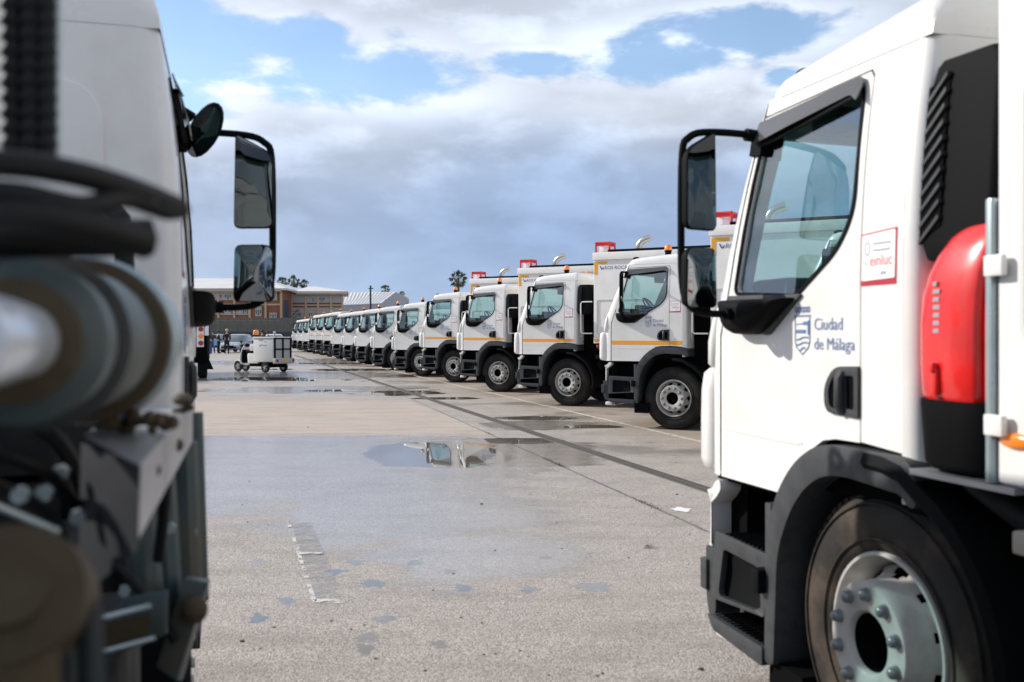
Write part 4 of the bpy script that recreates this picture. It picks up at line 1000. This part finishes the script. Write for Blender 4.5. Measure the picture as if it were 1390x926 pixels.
smallwheel(-1.35, .50, .21, .11, sc); smallwheel(-1.35, -.50, .21, .11, sc); smallwheel(.52, .20, .22, .10, sc); smallwheel(.52, -.20, .22, .10, sc)
m = MB(); m.box(-1.7, .0, -.12, .12, .22, .36); m.box(-1.5, -1.2, -.5, .5, .20, .42); m.cyl((.52, -.2, .22), (.52, .2, .22), .03); sp(m, 'frame', 'plastic_black')
prof = [(-.62, .40), (-.62, .70), (-.55, .76), (.0, .76), (.05, .70), (.02, .45), (.02, .34), (-.55, .34)]
m = MB(); panel(m, prof, lambda a, b, t: (a, t, b), -.17, .17, (), .2); sp(m, 'rear_body', 'scooter_white', bevel=.03)
m = MB(); m.box(-.60, .10, -.18, .18, .76, .90); sp(m, 'saddle', 'plastic_black', bevel=.04)
m = MB(); m.box(-.60, -.34, .14, .40, .86, 1.12); sp(m, 'side_case', 'scooter_white', bevel=.03)
m = MB(); m.box(-.05, .42, -.18, .18, .27, .34); sp(m, 'footboard', 'scooter_white', bevel=.02)
m = MB(); rings = []
for z, xx, w_ in ((.30, .36, .20), (.5, .40, .24), (.75, .36, .24), (.95, .30, .20), (1.08, .24, .13)):
    rings.append([(xx+.10*cos(t_*pi/6-pi/2)*.9, w_*sin(t_*pi/6-pi/2), z) for t_ in range(0, 7)]+[(xx-.03, w_*(.9-.3*k_), z) for k_ in range(0, 7)])
m.loft(rings, cap=True); sp(m, 'leg_shield', 'scooter_white', angle=50)
m = MB(); m.box(.26, .33, -.20, .20, .36, .90); sp(m, 'inner_shield', 'plastic_black', bevel=.02)
for yy in (.2, -.2):
    m = MB(); m.lathe([(.23, -.07), (.26, -.065), (.27, 0), (.26, .065), (.23, .07)], (.52, yy, .22), n=14, a0=radians(20), a1=radians(160)); sp(m, 'front_mudguard', 'scooter_white')
m = MB(); m.tube([(.24, -.36, 1.06), (.27, -.2, 1.10), (.26, 0, 1.06), (.27, .2, 1.10), (.24, .36, 1.06)], .022, 8); m.ball((.22, 0, 1.08), .12, 8, 1, 1.1, .6); m.ball((.22, .32, 1.22), .05, 6, .5, 1.3, .9); m.ball((.22, -.32, 1.22), .05, 6, .5, 1.3, .9); m.tube([(.25, .3, 1.08), (.23, .32, 1.2)], .01, 6); m.tube([(.25, -.3, 1.08), (.23, -.32, 1.2)], .01, 6)
sp(m, 'handlebar', 'plastic_black')
m = MB(); m.cyl((-.58, .28, .9), (-.58, .28, 1.50), .022, 6); pl_ = sp(m, 'lamp_pole', 'plastic_black')
m = MB(); m.lathe([(.0001, 1.72), (.08, 1.70), (.12, 1.62), (.12, 1.52), (.0001, 1.51)], (-.58, .28, 0), 'z', 14); sp(m, 'amber_beacon', 'amber', pl_)
m = MB(); fsc = lambda x_, y_, t: (-.95-x_, .462+t, 1.05+y_); ribbon(m, [(0, .06), (.07, .0), (.12, .07), (.3, .03), (.42, .05)], .03, fsc, 0, .003); ribbon(m, [(-.0, .24), (.22, .24)], .04, fsc, 0, .003); ribbon(m, [(.30, .19), (.38, .19)], .03, fsc, 0, .003); sp(m, 'side_print', 'logo_grey', bx)

# ------------------------------------------------------------------ people
def skin_mesh(name, joints, edges, material, parent):
    me = bpy.data.meshes.new(name); me.from_pydata([j[0] for j in joints], edges, []); o = bpy.data.objects.new(name, me); COL.objects.link(o)
    sk = o.modifiers.new('skin', 'SKIN'); ss_ = o.modifiers.new('sub', 'SUBSURF'); ss_.levels = ss_.render_levels = 1
    for v, j in zip(me.skin_vertices[0].data, joints): v.radius = j[1] if isinstance(j[1], tuple) else (j[1], j[1])
    me.skin_vertices[0].data[0].use_root = True
    dg = bpy.context.evaluated_depsgraph_get(); e = o.evaluated_get(dg); nm = bpy.data.meshes.new_from_object(e); bpy.data.objects.remove(o)
    nm.polygons.foreach_set('use_smooth', [True]*len(nm.polygons)); nm.materials.clear(); nm.materials.append(MAT[material]); nm.name = name
    r = bpy.data.objects.new(name, nm); COL.objects.link(r); r.parent = parent; return r
mat('skin', (.45, .28, .20), .6); mat('cloth_black', (.012, .013, .018), .85); mat('cloth_navy', (.02, .028, .055), .85); mat('cloth_maroon', (.10, .02, .03), .85); mat('denim', (.05, .10, .24), .85); mat('hair_dark', (.02, .014, .010), .7); mat('hair_grey', (.45, .44, .42), .7); mat('cloth_lightblue', (.20, .45, .65), .8)
def person(loc, rz, label, top, legs, hair, h=1.75, stride=.12, coat=.0, arm=(.05, .10), sc_=1.0):
    p = empty('person', label, 'person', loc, rz); k = h/1.75
    def J(l): return [((x*k, y*k, z*k), r if not isinstance(r, tuple) else tuple(q*k for q in r)) for (x, y, z), r in l]
    st = stride
    js = J([((0, 0, .95), (.13, .10)), ((0, 0, 1.15), (.13, .10)), ((0, 0, 1.36), (.15, .10)), ((.0, 0, 1.47), (.06, .055)), ((.02, 0, 1.56), (.05, .05)), ((.03, 0, 1.64), (.085, .08)), ((.02, 0, 1.71), (.07, .07)),
            ((0, .19, 1.38), (.055, .055)), ((arm[0]*.3, .24, 1.12), (.045, .045)), ((arm[0]+.1, .23, .90+arm[1]), (.035, .035)), ((arm[0]+.14, .22, .82+arm[1]), (.04, .025)),
            ((0, -.19, 1.38), (.055, .055)), ((arm[0]*.3, -.24, 1.12), (.045, .045)), ((arm[0]+.1, -.22, .90+arm[1]), (.035, .035)), ((arm[0]+.14, -.20, .82+arm[1]), (.04, .025)),
            ((st*.1, .09, .88), (.085, .085)), ((st*.6+.02, .10, .50), (.06, .06)), ((st, .11, .09), (.042, .042)), ((st+.15, .12, .04), (.045, .035)),
            ((-st*.1, -.09, .88), (.085, .085)), ((-st*.5+.02, -.10, .50), (.06, .06)), ((-st, -.11, .09), (.042, .042)), ((-st+.15, -.12, .04), (.045, .035))])
    ed = [(0, 1), (1, 2), (2, 3), (3, 4), (4, 5), (5, 6), (2, 7), (7, 8), (8, 9), (9, 10), (2, 11), (11, 12), (12, 13), (13, 14), (0, 15), (15, 16), (16, 17), (17, 18), (0, 19), (19, 20), (20, 21), (21, 22)]
    skin_mesh('body', js, ed, 'skin', p)
    up = lambda r: tuple(q+.022*k for q in r)
    cj = [js[0], js[1], js[2], ((0, 0, 1.44*k), (.09*k, .08*k)), js[7], js[8], js[9], js[11], js[12], js[13], ((0, 0, (.86-coat)*k), (.15*k, .13*k))]
    skin_mesh('jacket', [(a, up(b)) for a, b in cj], [(0, 1), (1, 2), (2, 3), (2, 4), (4, 5), (5, 6), (2, 7), (7, 8), (8, 9), (0, 10)], top, p)
    tj = [js[0]]+js[15:19]+js[19:23]; skin_mesh('trousers', [(a, up(b)) for a, b in tj], [(0, 1), (1, 2), (2, 3), (3, 4), (0, 5), (5, 6), (6, 7), (7, 8)], legs, p)
    m = MB(); m.ball((.005*k, 0, 1.70*k), .108*k, 8, 1, .92, .95); m.build('hair', hair, p)
    return p
def at(px, z): return ((px-695)/1351*z, z, 0)
person(at(308, 76), radians(110), 'grey haired man in dark coat standing legs apart facing the silver car', 'cloth_black', 'cloth_black', 'hair_grey', 1.86, .16, .18)
person(at(296.5, 77), radians(20), 'woman in long dark coat standing beside the grey haired man', 'cloth_navy', 'cloth_black', 'hair_dark', 1.72, .06, .32, (.15, .2))
person(at(289, 78), radians(-60), 'person in maroon top holding a light blue bag in the group', 'cloth_maroon', 'denim', 'hair_dark', 1.74, .05, .0, (.2, .22))
person(at(284, 75), radians(90), 'person in blue jeans half hidden behind the dark chassis lorry', 'cloth_navy', 'denim', 'hair_dark', 1.78, .08, .0)
o = MB().box(-.12, .12, -.08, .08, 0, .5).build('shoulder_bag', 'cloth_lightblue', loc=(at(292.5, 76.4)[0], 76.4, .62), bevel=.04); tag(o, 'light blue bag held between two people of the dark dressed group', 'bag')
person(at(356, 70), radians(180), 'dark dressed person whose head shows above the scooter beside the beacon', 'cloth_maroon', 'cloth_black', 'hair_dark', 1.76)
person(at(363.5, 68), radians(60), 'person in dark jacket leaning behind the scooter cargo box', 'cloth_navy', 'cloth_black', 'hair_dark', 1.68)
person(at(373, 66), radians(150), 'grey haired person behind the lid of the scooter cargo box', 'cloth_black', 'cloth_black', 'hair_grey', 1.66)
person(at(404, 104), radians(200), 'person in black walking beside the last truck of the row', 'cloth_black', 'cloth_black', 'hair_dark', 1.78, .30, .0, (.25, .35))

# ------------------------------------------------------------------ cars
def car(loc, rz, paint, label):
    r = empty('parked_car', label, 'car', loc, rz)
    st = [(-2.15, .45, .62, .60), (-2.1, .30, .80, .78), (-1.7, .25, .86, .92), (-.8, .22, .88, .93), (.8, .22, .88, .93), (1.5, .24, .86, .84), (2.0, .28, .80, .70), (2.15, .38, .66, .58)]
    m = MB(); rings = []
    for x_, z0, hw_, z1 in st: rings.append([(x_, y_*hw_, z_) for y_, z_ in ((-.95, z0), (-1, z0+.12), (-1, z1-.22), (-.93, z1-.04), (-.8, z1), (.8, z1), (.93, z1-.04), (1, z1-.22), (1, z0+.12), (.95, z0))])
    m.loft(rings, cap=True); m.build('body', paint, r, angle=40)
    m = MB(); rings = []
    for x_, z1, q in ((-1.9, .90, .80), (-1.5, 1.25, .72), (-1.0, 1.43, .66), (0, 1.47, .66), (.55, 1.38, .66), (1.25, .90, .80)):
        rings.append([(x_, -.84*1, .85), (x_, -q, z1-.06), (x_, -q+.10, z1), (x_, q-.10, z1), (x_, q, z1-.06), (x_, .84, .85)])
    m.loft(rings, cap=True); m.build('cabin_glass', 'car_glass_solid', r, angle=50)
    m = MB(); rings = []
    for x_, z1, q in ((-1.5, 1.265, .72), (-1.0, 1.445, .66), (0, 1.485, .66), (.5, 1.405, .66)): rings.append([(x_, -q, z1-.055), (x_, -q+.10, z1+.004), (x_, q-.10, z1+.004), (x_, q, z1-.055)])
    m.loft(rings, close=False); m.build('roof', paint, r, angle=50)
    for x_ in (-1.3, 1.35):
        for y_ in (-.80, .80): 
            m = MB(); m.lathe([(.01, -.1), (.2, -.1), (.31, -.09), (.32, 0), (.31, .09), (.2, .1), (.01, .1)], (x_, y_, .32), n=20); m.build('wheel', 'rubber', r)
    for y_ in (-.62, .62): m = MB(); m.box(2.02, 2.13, y_-.16, y_+.16, .58, .70); m.build('headlight', 'decal_white', r, bevel=.03)
    m = MB(); m.box(2.08, 2.17, -.42, .42, .34, .58); m.build('grille', 'plastic_black', r, bevel=.03)
mat('car_glass_solid', (.05, .07, .08), .05, coat=1); mat('car_silver', (.42, .46, .54), .3, metal=.4, coat=.6); mat('car_white', (.75, .76, .77), .3, coat=.6); mat('car_dark', (.09, .09, .10), .3, coat=.6)
car(at(324, 82), radians(-96), 'car_silver', 'silver blue hatchback parked facing the camera behind the grey haired man')
car(at(372, 84), radians(-80), 'car_white', 'white car with curved windscreen parked behind the scooter box')
car(at(301, 92), radians(-95), 'car_dark', 'dark grey car parked behind the group of people, left of the silver one')

# ------------------------------------------------------------------ dark chassis lorry beyond the left cab
lo = empty('chassis_lorry', 'black lorry tail with three round lamps on a white panel beyond the left cab', 'lorry', (*at(281, 34.6)[:2], 0), FZ)
m = MB(); m.box(0, 6, .0, 2.3, .55, 2.05); m.box(.0, 6, .05, 2.25, 2.0, 2.12); m.build('chassis_body', 'void_black', lo, bevel=.03)
m = MB(); m.box(-.03, 0, .10, .34, 1.10, 1.95); m.box(-.03, 0, -.06, .08, 1.5, 2.12); lp_ = m.build('lamp_panel', 'decal_white', lo, bevel=.01)
for z_, mt in ((1.72, 'red_lamp'), (1.48, 'amber'), (1.24, 'red_lamp')): m = MB(); m.cyl((-.06, .20, z_), (-.02, .20, z_), .085, 14); m.build('tail_lamp', mt, lp_)
m = MB(); m.lathe([(.3, -.01), (.46, .02), (.52, -.03), (.52, -.27), (.46, -.30), (.3, -.27)], (.7, .30, .52), n=32); m.build('wheel', 'rubber', lo)
m = MB(); m.hexa([(.05, -.22, .32), (.05, .25, .32), (.08, .25, .32), (.08, -.22, .32), (.05, .0, .85), (.05, .25, .85), (.08, .25, .85), (.08, .0, .85)]); m.build('mud_flap', 'plastic_black', lo)
m = MB(); m.box(-.05, 0, .45, .9, .7, 1.6); fr_ = m.build('rear_panel', 'decal_white', lo, bevel=.01); m = MB(); m.box(-.06, -.05, .50, .85, .8, 1.52); m.build('panel_inset', 'plastic_grey', fr_)
mat('blue_lamp', (.02, .04, .30), .3); m = MB(); m.cyl((.2, -.05, 2.12), (.2, -.05, 2.32), .09, 12); m.build('blue_beacon', 'blue_lamp', lo)

# ------------------------------------------------------------------ grass, fence, buildings
m = MB(); m.add([(-60, 131, .004), (60, 131, .004), (60, 149, .004), (-60, 149, .004)], [(0, 1, 2, 3)]); mat('grass_mat', (.16, .20, .035), .9, dirt=((.10, .13, .03), 1), vscale=.8); tag(m.build('grass_verge', 'grass_mat'), kind='structure')
mat('fence_panel', (.15, .137, .13), .7, var=.25, vscale=1); mat('fence_base', (.05, .055, .06), .8, dirt=((.12, .11, .10), 1), vscale=.5); mat('fence_post', (.16, .15, .145), .6)
fe = empty('noise_fence', 'long grey brown board fence on a dark base wall across the far yard', 'fence', (0, 150, 0))
MB().box(-64, 60, -.15, .15, 0, 1.75).build('base_wall', 'fence_base', fe)
pm_ = MB()
for k in range(5): pm_.box(.03, 1.97, -.05-.012*(k % 2), .05, 1.76+k*.42, 1.76+k*.42+.40)
pm_ = pm_.build('fence_panel', 'fence_panel', fe, loc=(-64, 0, 0)); po = MB().box(-.06, .06, -.10, .10, 1.75, 3.92).build('post', 'fence_post', fe, loc=(-64, 0, 0))
for k in range(1, 62):
    for s_ in (pm_, po):
        o = s_.copy(); COL.objects.link(o); o.location = (-64+2*k, 0, 0)
m = MB(); rr = random.Random(8)
for k in range(900):
    X = rr.uniform(-60, 10); h = rr.uniform(.1, 1.1); Y = 148.8+rr.uniform(-.6, .3); s_ = rr.uniform(.08, .2); a_ = rr.random()*6.28
    m.add([(X-s_*cos(a_), Y-s_*sin(a_), h), (X+s_*cos(a_), Y+s_*sin(a_), h), (X, Y, h+s_*1.6)], [(0, 1, 2)])
mat('bush_leaf', (.03, .045, .018), .9); tag(m.build('undergrowth', 'bush_leaf'), 'low dark scrub growing along the foot of the far fence', 'scrub', kind='stuff')

mat('brick_wall', (.30, .115, .055), .85, dirt=((.22, .085, .045), 1), vscale=.6); mat('concrete_beige', (.55, .40, .26), .8); mat('roof_sheet', (.66, .64, .61), .5, var=.12, vscale=.3); mat('blind', (.46, .45, .41), .7); mat('window_glass', (.10, .13, .14), .12, coat=.5); mat('frame_white', (.48, .47, .44), .5); mat('stair_blue', (.03, .045, .07), .6)
bd = empty('brick_building', 'long brick school block with white blinds, beige bands and pale sheet roof behind the fence', 'building', (0, 165, 0))
bd.rotation_euler = (0, 0, 0)
def z165(py, z=165): return CAMH-(py-452)/1351*z
XL, XM, XR = (215-695)/1351*165, (383-695)/1351*165, (466-695)/1351*172
MB().box(XL, XM, 0, 24, 0, 8.7).build('wall', 'brick_wall', bd); XB = XR*189/172-.3; MB().hexa([(XM+.01, 7, 0), (XR, 7, 0), (XB, 24, 0), (XM+.01, 24, 0), (XM+.01, 7, 8.5), (XR, 7, 8.5), (XB, 24, 8.5), (XM+.01, 24, 8.5)]).build('wall', 'brick_wall', bd)
m = MB()
def hip(m, x0, x1, y0, y1, z, zr, run0, run1, ov=.9):
    ym = (y0+y1)/2; m.add([(x0-ov, y0-ov, z), (x1+ov, y0-ov, z), (x1+ov, y1+ov, z), (x0-ov, y1+ov, z), (x0+run0, ym, zr), (x1-run1, ym, zr), (x0-ov, y0-ov, z-.3), (x1+ov, y0-ov, z-.3), (x1+ov, y1+ov, z-.3), (x0-ov, y1+ov, z-.3)],
    [(0, 1, 5, 4), (1, 2, 5), (2, 3, 4, 5), (3, 0, 4), (6, 7, 1, 0), (7, 8, 2, 1), (8, 9, 3, 2), (9, 6, 0, 3), (9, 8, 7, 6)])
hip(m, XL, XM, 0, 24, 8.98, 11.3, 2, 6); r1 = m.build('roof', 'roof_sheet', bd, angle=10)
m = MB(); hip(m, XM+1.2, XR, 7, 24, 8.78, 10.0, 0, 5); m.v = [(x_-(y_-7)*.17*(x_ > XR-6), y_, z_) for x_, y_, z_ in m.v]; r2 = m.build('roof', 'roof_sheet', bd, angle=10)
m = MB(); m.box(XL, XM, -.9, -.8, 8.45, 8.75); m.box(XM+1, XR+.8, 6.1, 6.2, 8.25, 8.5); m.build('fascia', 'concrete_beige', bd)
m = MB(); m.box(XL, XM, -.12, 0, 6.15, 6.45); m.box(XL, XM, -.12, 0, 3.6, 3.9); m.box(XM, XR, 6.85, 7, 5.0, 5.35); m.box(XM, XR, 6.85, 7, 6.25, 6.5); m.build('band', 'concrete_beige', bd)
col_ = MB().box(-.16, .16, -.3, 0, 0, 8.7).build('column', 'concrete_beige', bd, loc=((274.5-695)/1351*165, 0, 0))
for px, yy in ((252, 0), (297, 0), (318.6, 0), (339.5, 0), (361, 0), (382, 0)): o = col_.copy(); COL.objects.link(o); o.location = ((px-695)/1351*165, yy, 0)
for px in (396, 415.5, 432, 450, 465): o = col_.copy(); COL.objects.link(o); o.location = ((px-695)/1351*172, 7.02, -.2)
def window(px0, px1, py0, py1, zz, yb, dark=(), npan=6):
    x0, x1 = (px0-695)/1351*zz, (px1-695)/1351*zz; z1, z0 = z165(py0, zz), z165(py1, zz)
    w = MB().box(x0, x1, yb-.06, yb, z0, z1).build('window', 'blind', bd)
    st = (x1-x0)/npan
    f = MB(); 
    for k in range(npan+1): f.box(x0+k*st-.035, x0+k*st+.035, yb-.13, yb-.065, z0, z1)
    f.box(x0, x1, yb-.125, yb-.065, z0-.05, z0+.05); f.box(x0, x1, yb-.125, yb-.065, z1-.05, z1+.05); f.build('window_frame', 'frame_white', w)
    for k in dark: MB().box(x0+k*st+.04, x0+(k+1)*st-.04, yb-.09, yb-.062, z0+(z1-z0)*(.08 if k % 2 else .28), z0+(z1-z0)*.62).build('pane', 'window_glass', w)
for i, (a, b) in enumerate(((254, 273), (276, 296), (298.5, 317.5), (320, 338.5))):
    window(a, b, 396, 407, 165, 0, ((0, 1, 2, 3, 4, 5), (1, 2, 3), (0, 2, 3, 4), (2, 3))[i]); window(a+1, b-1, 416, 427, 165, 0, ((1, 2), (1, 2, 3), (1, 2, 4, 5), (3, 4, 5))[i])
window(347, 355, 416, 429, 165, 0, (0, 1, 2), 3); window(365, 376, 397, 407.5, 165, 0, (1, 2), 4); window(366, 376, 425, 431, 165, 0, (0, 1, 2), 3)
for i, (a, b) in enumerate(((385, 395), (397.5, 414.5), (417, 431), (433.5, 449), (451.5, 464))):
    window(a, b, 400, 410.5, 172, 7, ((1, 2), (), (3,), (0, 1, 2), ())[i]); window(a, b, 418, 431, 172, 7, ((0, 1, 2, 3), (0, 3), (1, 2), (), (2,))[i])
m = MB(); sx = (384-695)/1351*163; m.box(sx, sx+.8, -1.5, -1.3, 2, 7.0); 
for k in range(10): m.box(sx+.1+k*.26, sx+.42+k*.26, -2.3, -1.3, 2.6+k*.24, 2.72+k*.24)
m.box(sx, sx+2.9, -2.4, -2.3, 5.1, 5.2); m.hexa([(sx, -2.4, 2.9), (sx+.1, -2.4, 2.8), (sx+.1, -2.3, 2.8), (sx, -2.3, 2.9), (sx+2.6, -2.4, 5.5), (sx+2.7, -2.4, 5.4), (sx+2.7, -2.3, 5.4), (sx+2.6, -2.3, 5.5)])
m.build('fire_staircase', 'stair_blue', bd)
wh = empty('warehouse', 'low white roofed warehouse with grey gable right of the brick block', 'building', (0, 200, 0))
def q3(px, py, z): v = PX(px, py, z); return (v.x, v.y-200, v.z)
A0, A1, A2 = q3(440, 414, 200), q3(517, 411, 200), q3(537, 396.3, 212); B1 = q3(440, 397.5, 212); C2 = q3(556, 405, 224); C1 = q3(450, 405, 224)
m = MB(); m.add([A0, A1, A2, B1, C2, C1], [(0, 1, 2, 3), (3, 2, 4, 5)]); mat('white_roof', (.72, .71, .69), .5, var=.1, vscale=.3); rf = m.build('roof', 'white_roof', wh, angle=5)
m = MB(); gA1 = (A1[0], A1[1]+.3, A1[2]-.15); gA2 = (A2[0]-.1, A2[1]+.3, A2[2]-.2); gC = (C2[0]-.1, C2[1], C2[2]-.2); m.add([gA1, gA2, gC, (gC[0], gC[1], 0), (gA1[0], gA1[1], 0), (A0[0], A0[1]+.3, 0), (A0[0], A0[1]+.3, A0[2]-.15)], [(4, 3, 2, 1, 0), (5, 4, 0, 6)]); mat('gable_grey', (.42, .42, .43), .7); m.build('wall', 'gable_grey', wh, angle=5)
m = MB()
for k in range(1, 20): 
    t = k/20; a = Vector(A0).lerp(Vector(A1), t); b = Vector(B1).lerp(Vector(A2), t); m.tube([a+Vector((0, 0, .05)), b+Vector((0, 0, .05))], .07, 4)
m.build('roof_rib', 'white_roof', rf)
pole = empty('utility_pole', 'grey green timber pole standing before the white warehouse roof', 'pole', (*at(503, 120)[:2], 0))
MB().cyl((0, 0, 0), (0, 0, 7.3), .14, 10, .11).build('shaft', 'teal_dark', pole); MB().box(-.25, .35, -.05, .05, 6.9, 7.0).build('crossarm', 'teal_dark', pole)
m = MB()

# fan palms
mat('palm_leaf', (.085, .11, .05), .7, dirt=((.09, .10, .045), 1), vscale=1.5); mat('palm_bark', (.13, .10, .075), .9, var=.4, vscale=3)
def palm(px, py, z, R, label, seed):
    rr = random.Random(seed); v = PX(px, py, z); H = v.z
    p = empty('fan_palm', label, 'palm tree', (v.x, z, 0), 0, 'fan palms beyond the roofs')
    m = MB(); m.tube([(0, 0, 0), (.1, 0, H*.5), (0, 0, H)], [R*.16, R*.11, R*.12], 10); m.build('trunk', 'palm_bark', p)
    m = MB()
    for k in range(64):
        az_ = rr.random()*2*pi; el_ = radians(rr.uniform(-55, 85)) if k > 12 else radians(rr.uniform(-80, -40)); ln = R*rr.uniform(.38, .62)
        dr_ = Vector((cos(az_)*cos(el_), sin(az_)*cos(el_), sin(el_))); c0 = Vector((0, 0, H)); tip = c0+dr_*ln; up = dr_.orthogonal().normalized(); sd_ = dr_.cross(up); rot = rr.random()*pi
        s2 = up*cos(rot)+sd_*sin(rot); m.tube([c0, tip], R*.012, 4, cap=False)
        for j in range(11):
            a_ = radians(-60+12*j); f1 = dr_*cos(a_)+s2*sin(a_); Lf = R*rr.uniform(.34, .52)*(1-.38*abs(a_)); dn = Vector((0, 0, -R*.10*rr.random())); wd = (s2*cos(a_)-dr_*sin(a_))*R*.030
            m.add([tip, tip+f1*Lf*.5+wd, tip+f1*Lf+dn, tip+f1*Lf*.5-wd], [(0, 1, 2, 3)])
    m.build('crown', 'palm_leaf', p, angle=180)
palm(622, 379, 190, 2.0, 'large fan palm crown rising above the fourth striped truck', 1)
palm(383.5, 383, 270, 1.9, 'leftmost of three fan palms above the brick building roof', 2)
palm(399, 382.5, 265, 2.0, 'middle and fullest of three fan palms above the brick building roof', 3)
palm(413, 386, 275, 1.6, 'rightmost and smallest of three fan palms above the brick building roof', 4)
palm(523, 394, 300, 1.9, 'small fan palm crown above the white warehouse ridge', 5)
palm(546, 399, 420, 1.5, 'tiny distant palm crown above the warehouse gable', 6)

# unseen trees added behind the camera so the cab mirrors reflect something dark
m = MB(); rr = random.Random(21)
for k in range(5200):
    X = rr.uniform(-70, 60); lobe = 7+2.6*sin(X*.33)+1.6*sin(X*.81+1); z = lobe*rr.random()**.6; Y = -46+rr.gauss(0, 1.6); s_ = rr.uniform(.35, .8); a = Vector((rr.gauss(0, 1), rr.gauss(0, 1), rr.gauss(0, 1))).normalized(); b = a.orthogonal().normalized(); c = Vector((X, Y, z))
    m.add([c-a*s_, c+b*s_*.6, c+a*s_, c-b*s_*.6], [(0, 1, 2, 3)])
tag(m.build('tree_belt', 'bush_leaf'), 'dark trees added out of view to darken the cab mirrors', 'trees', kind='stuff')
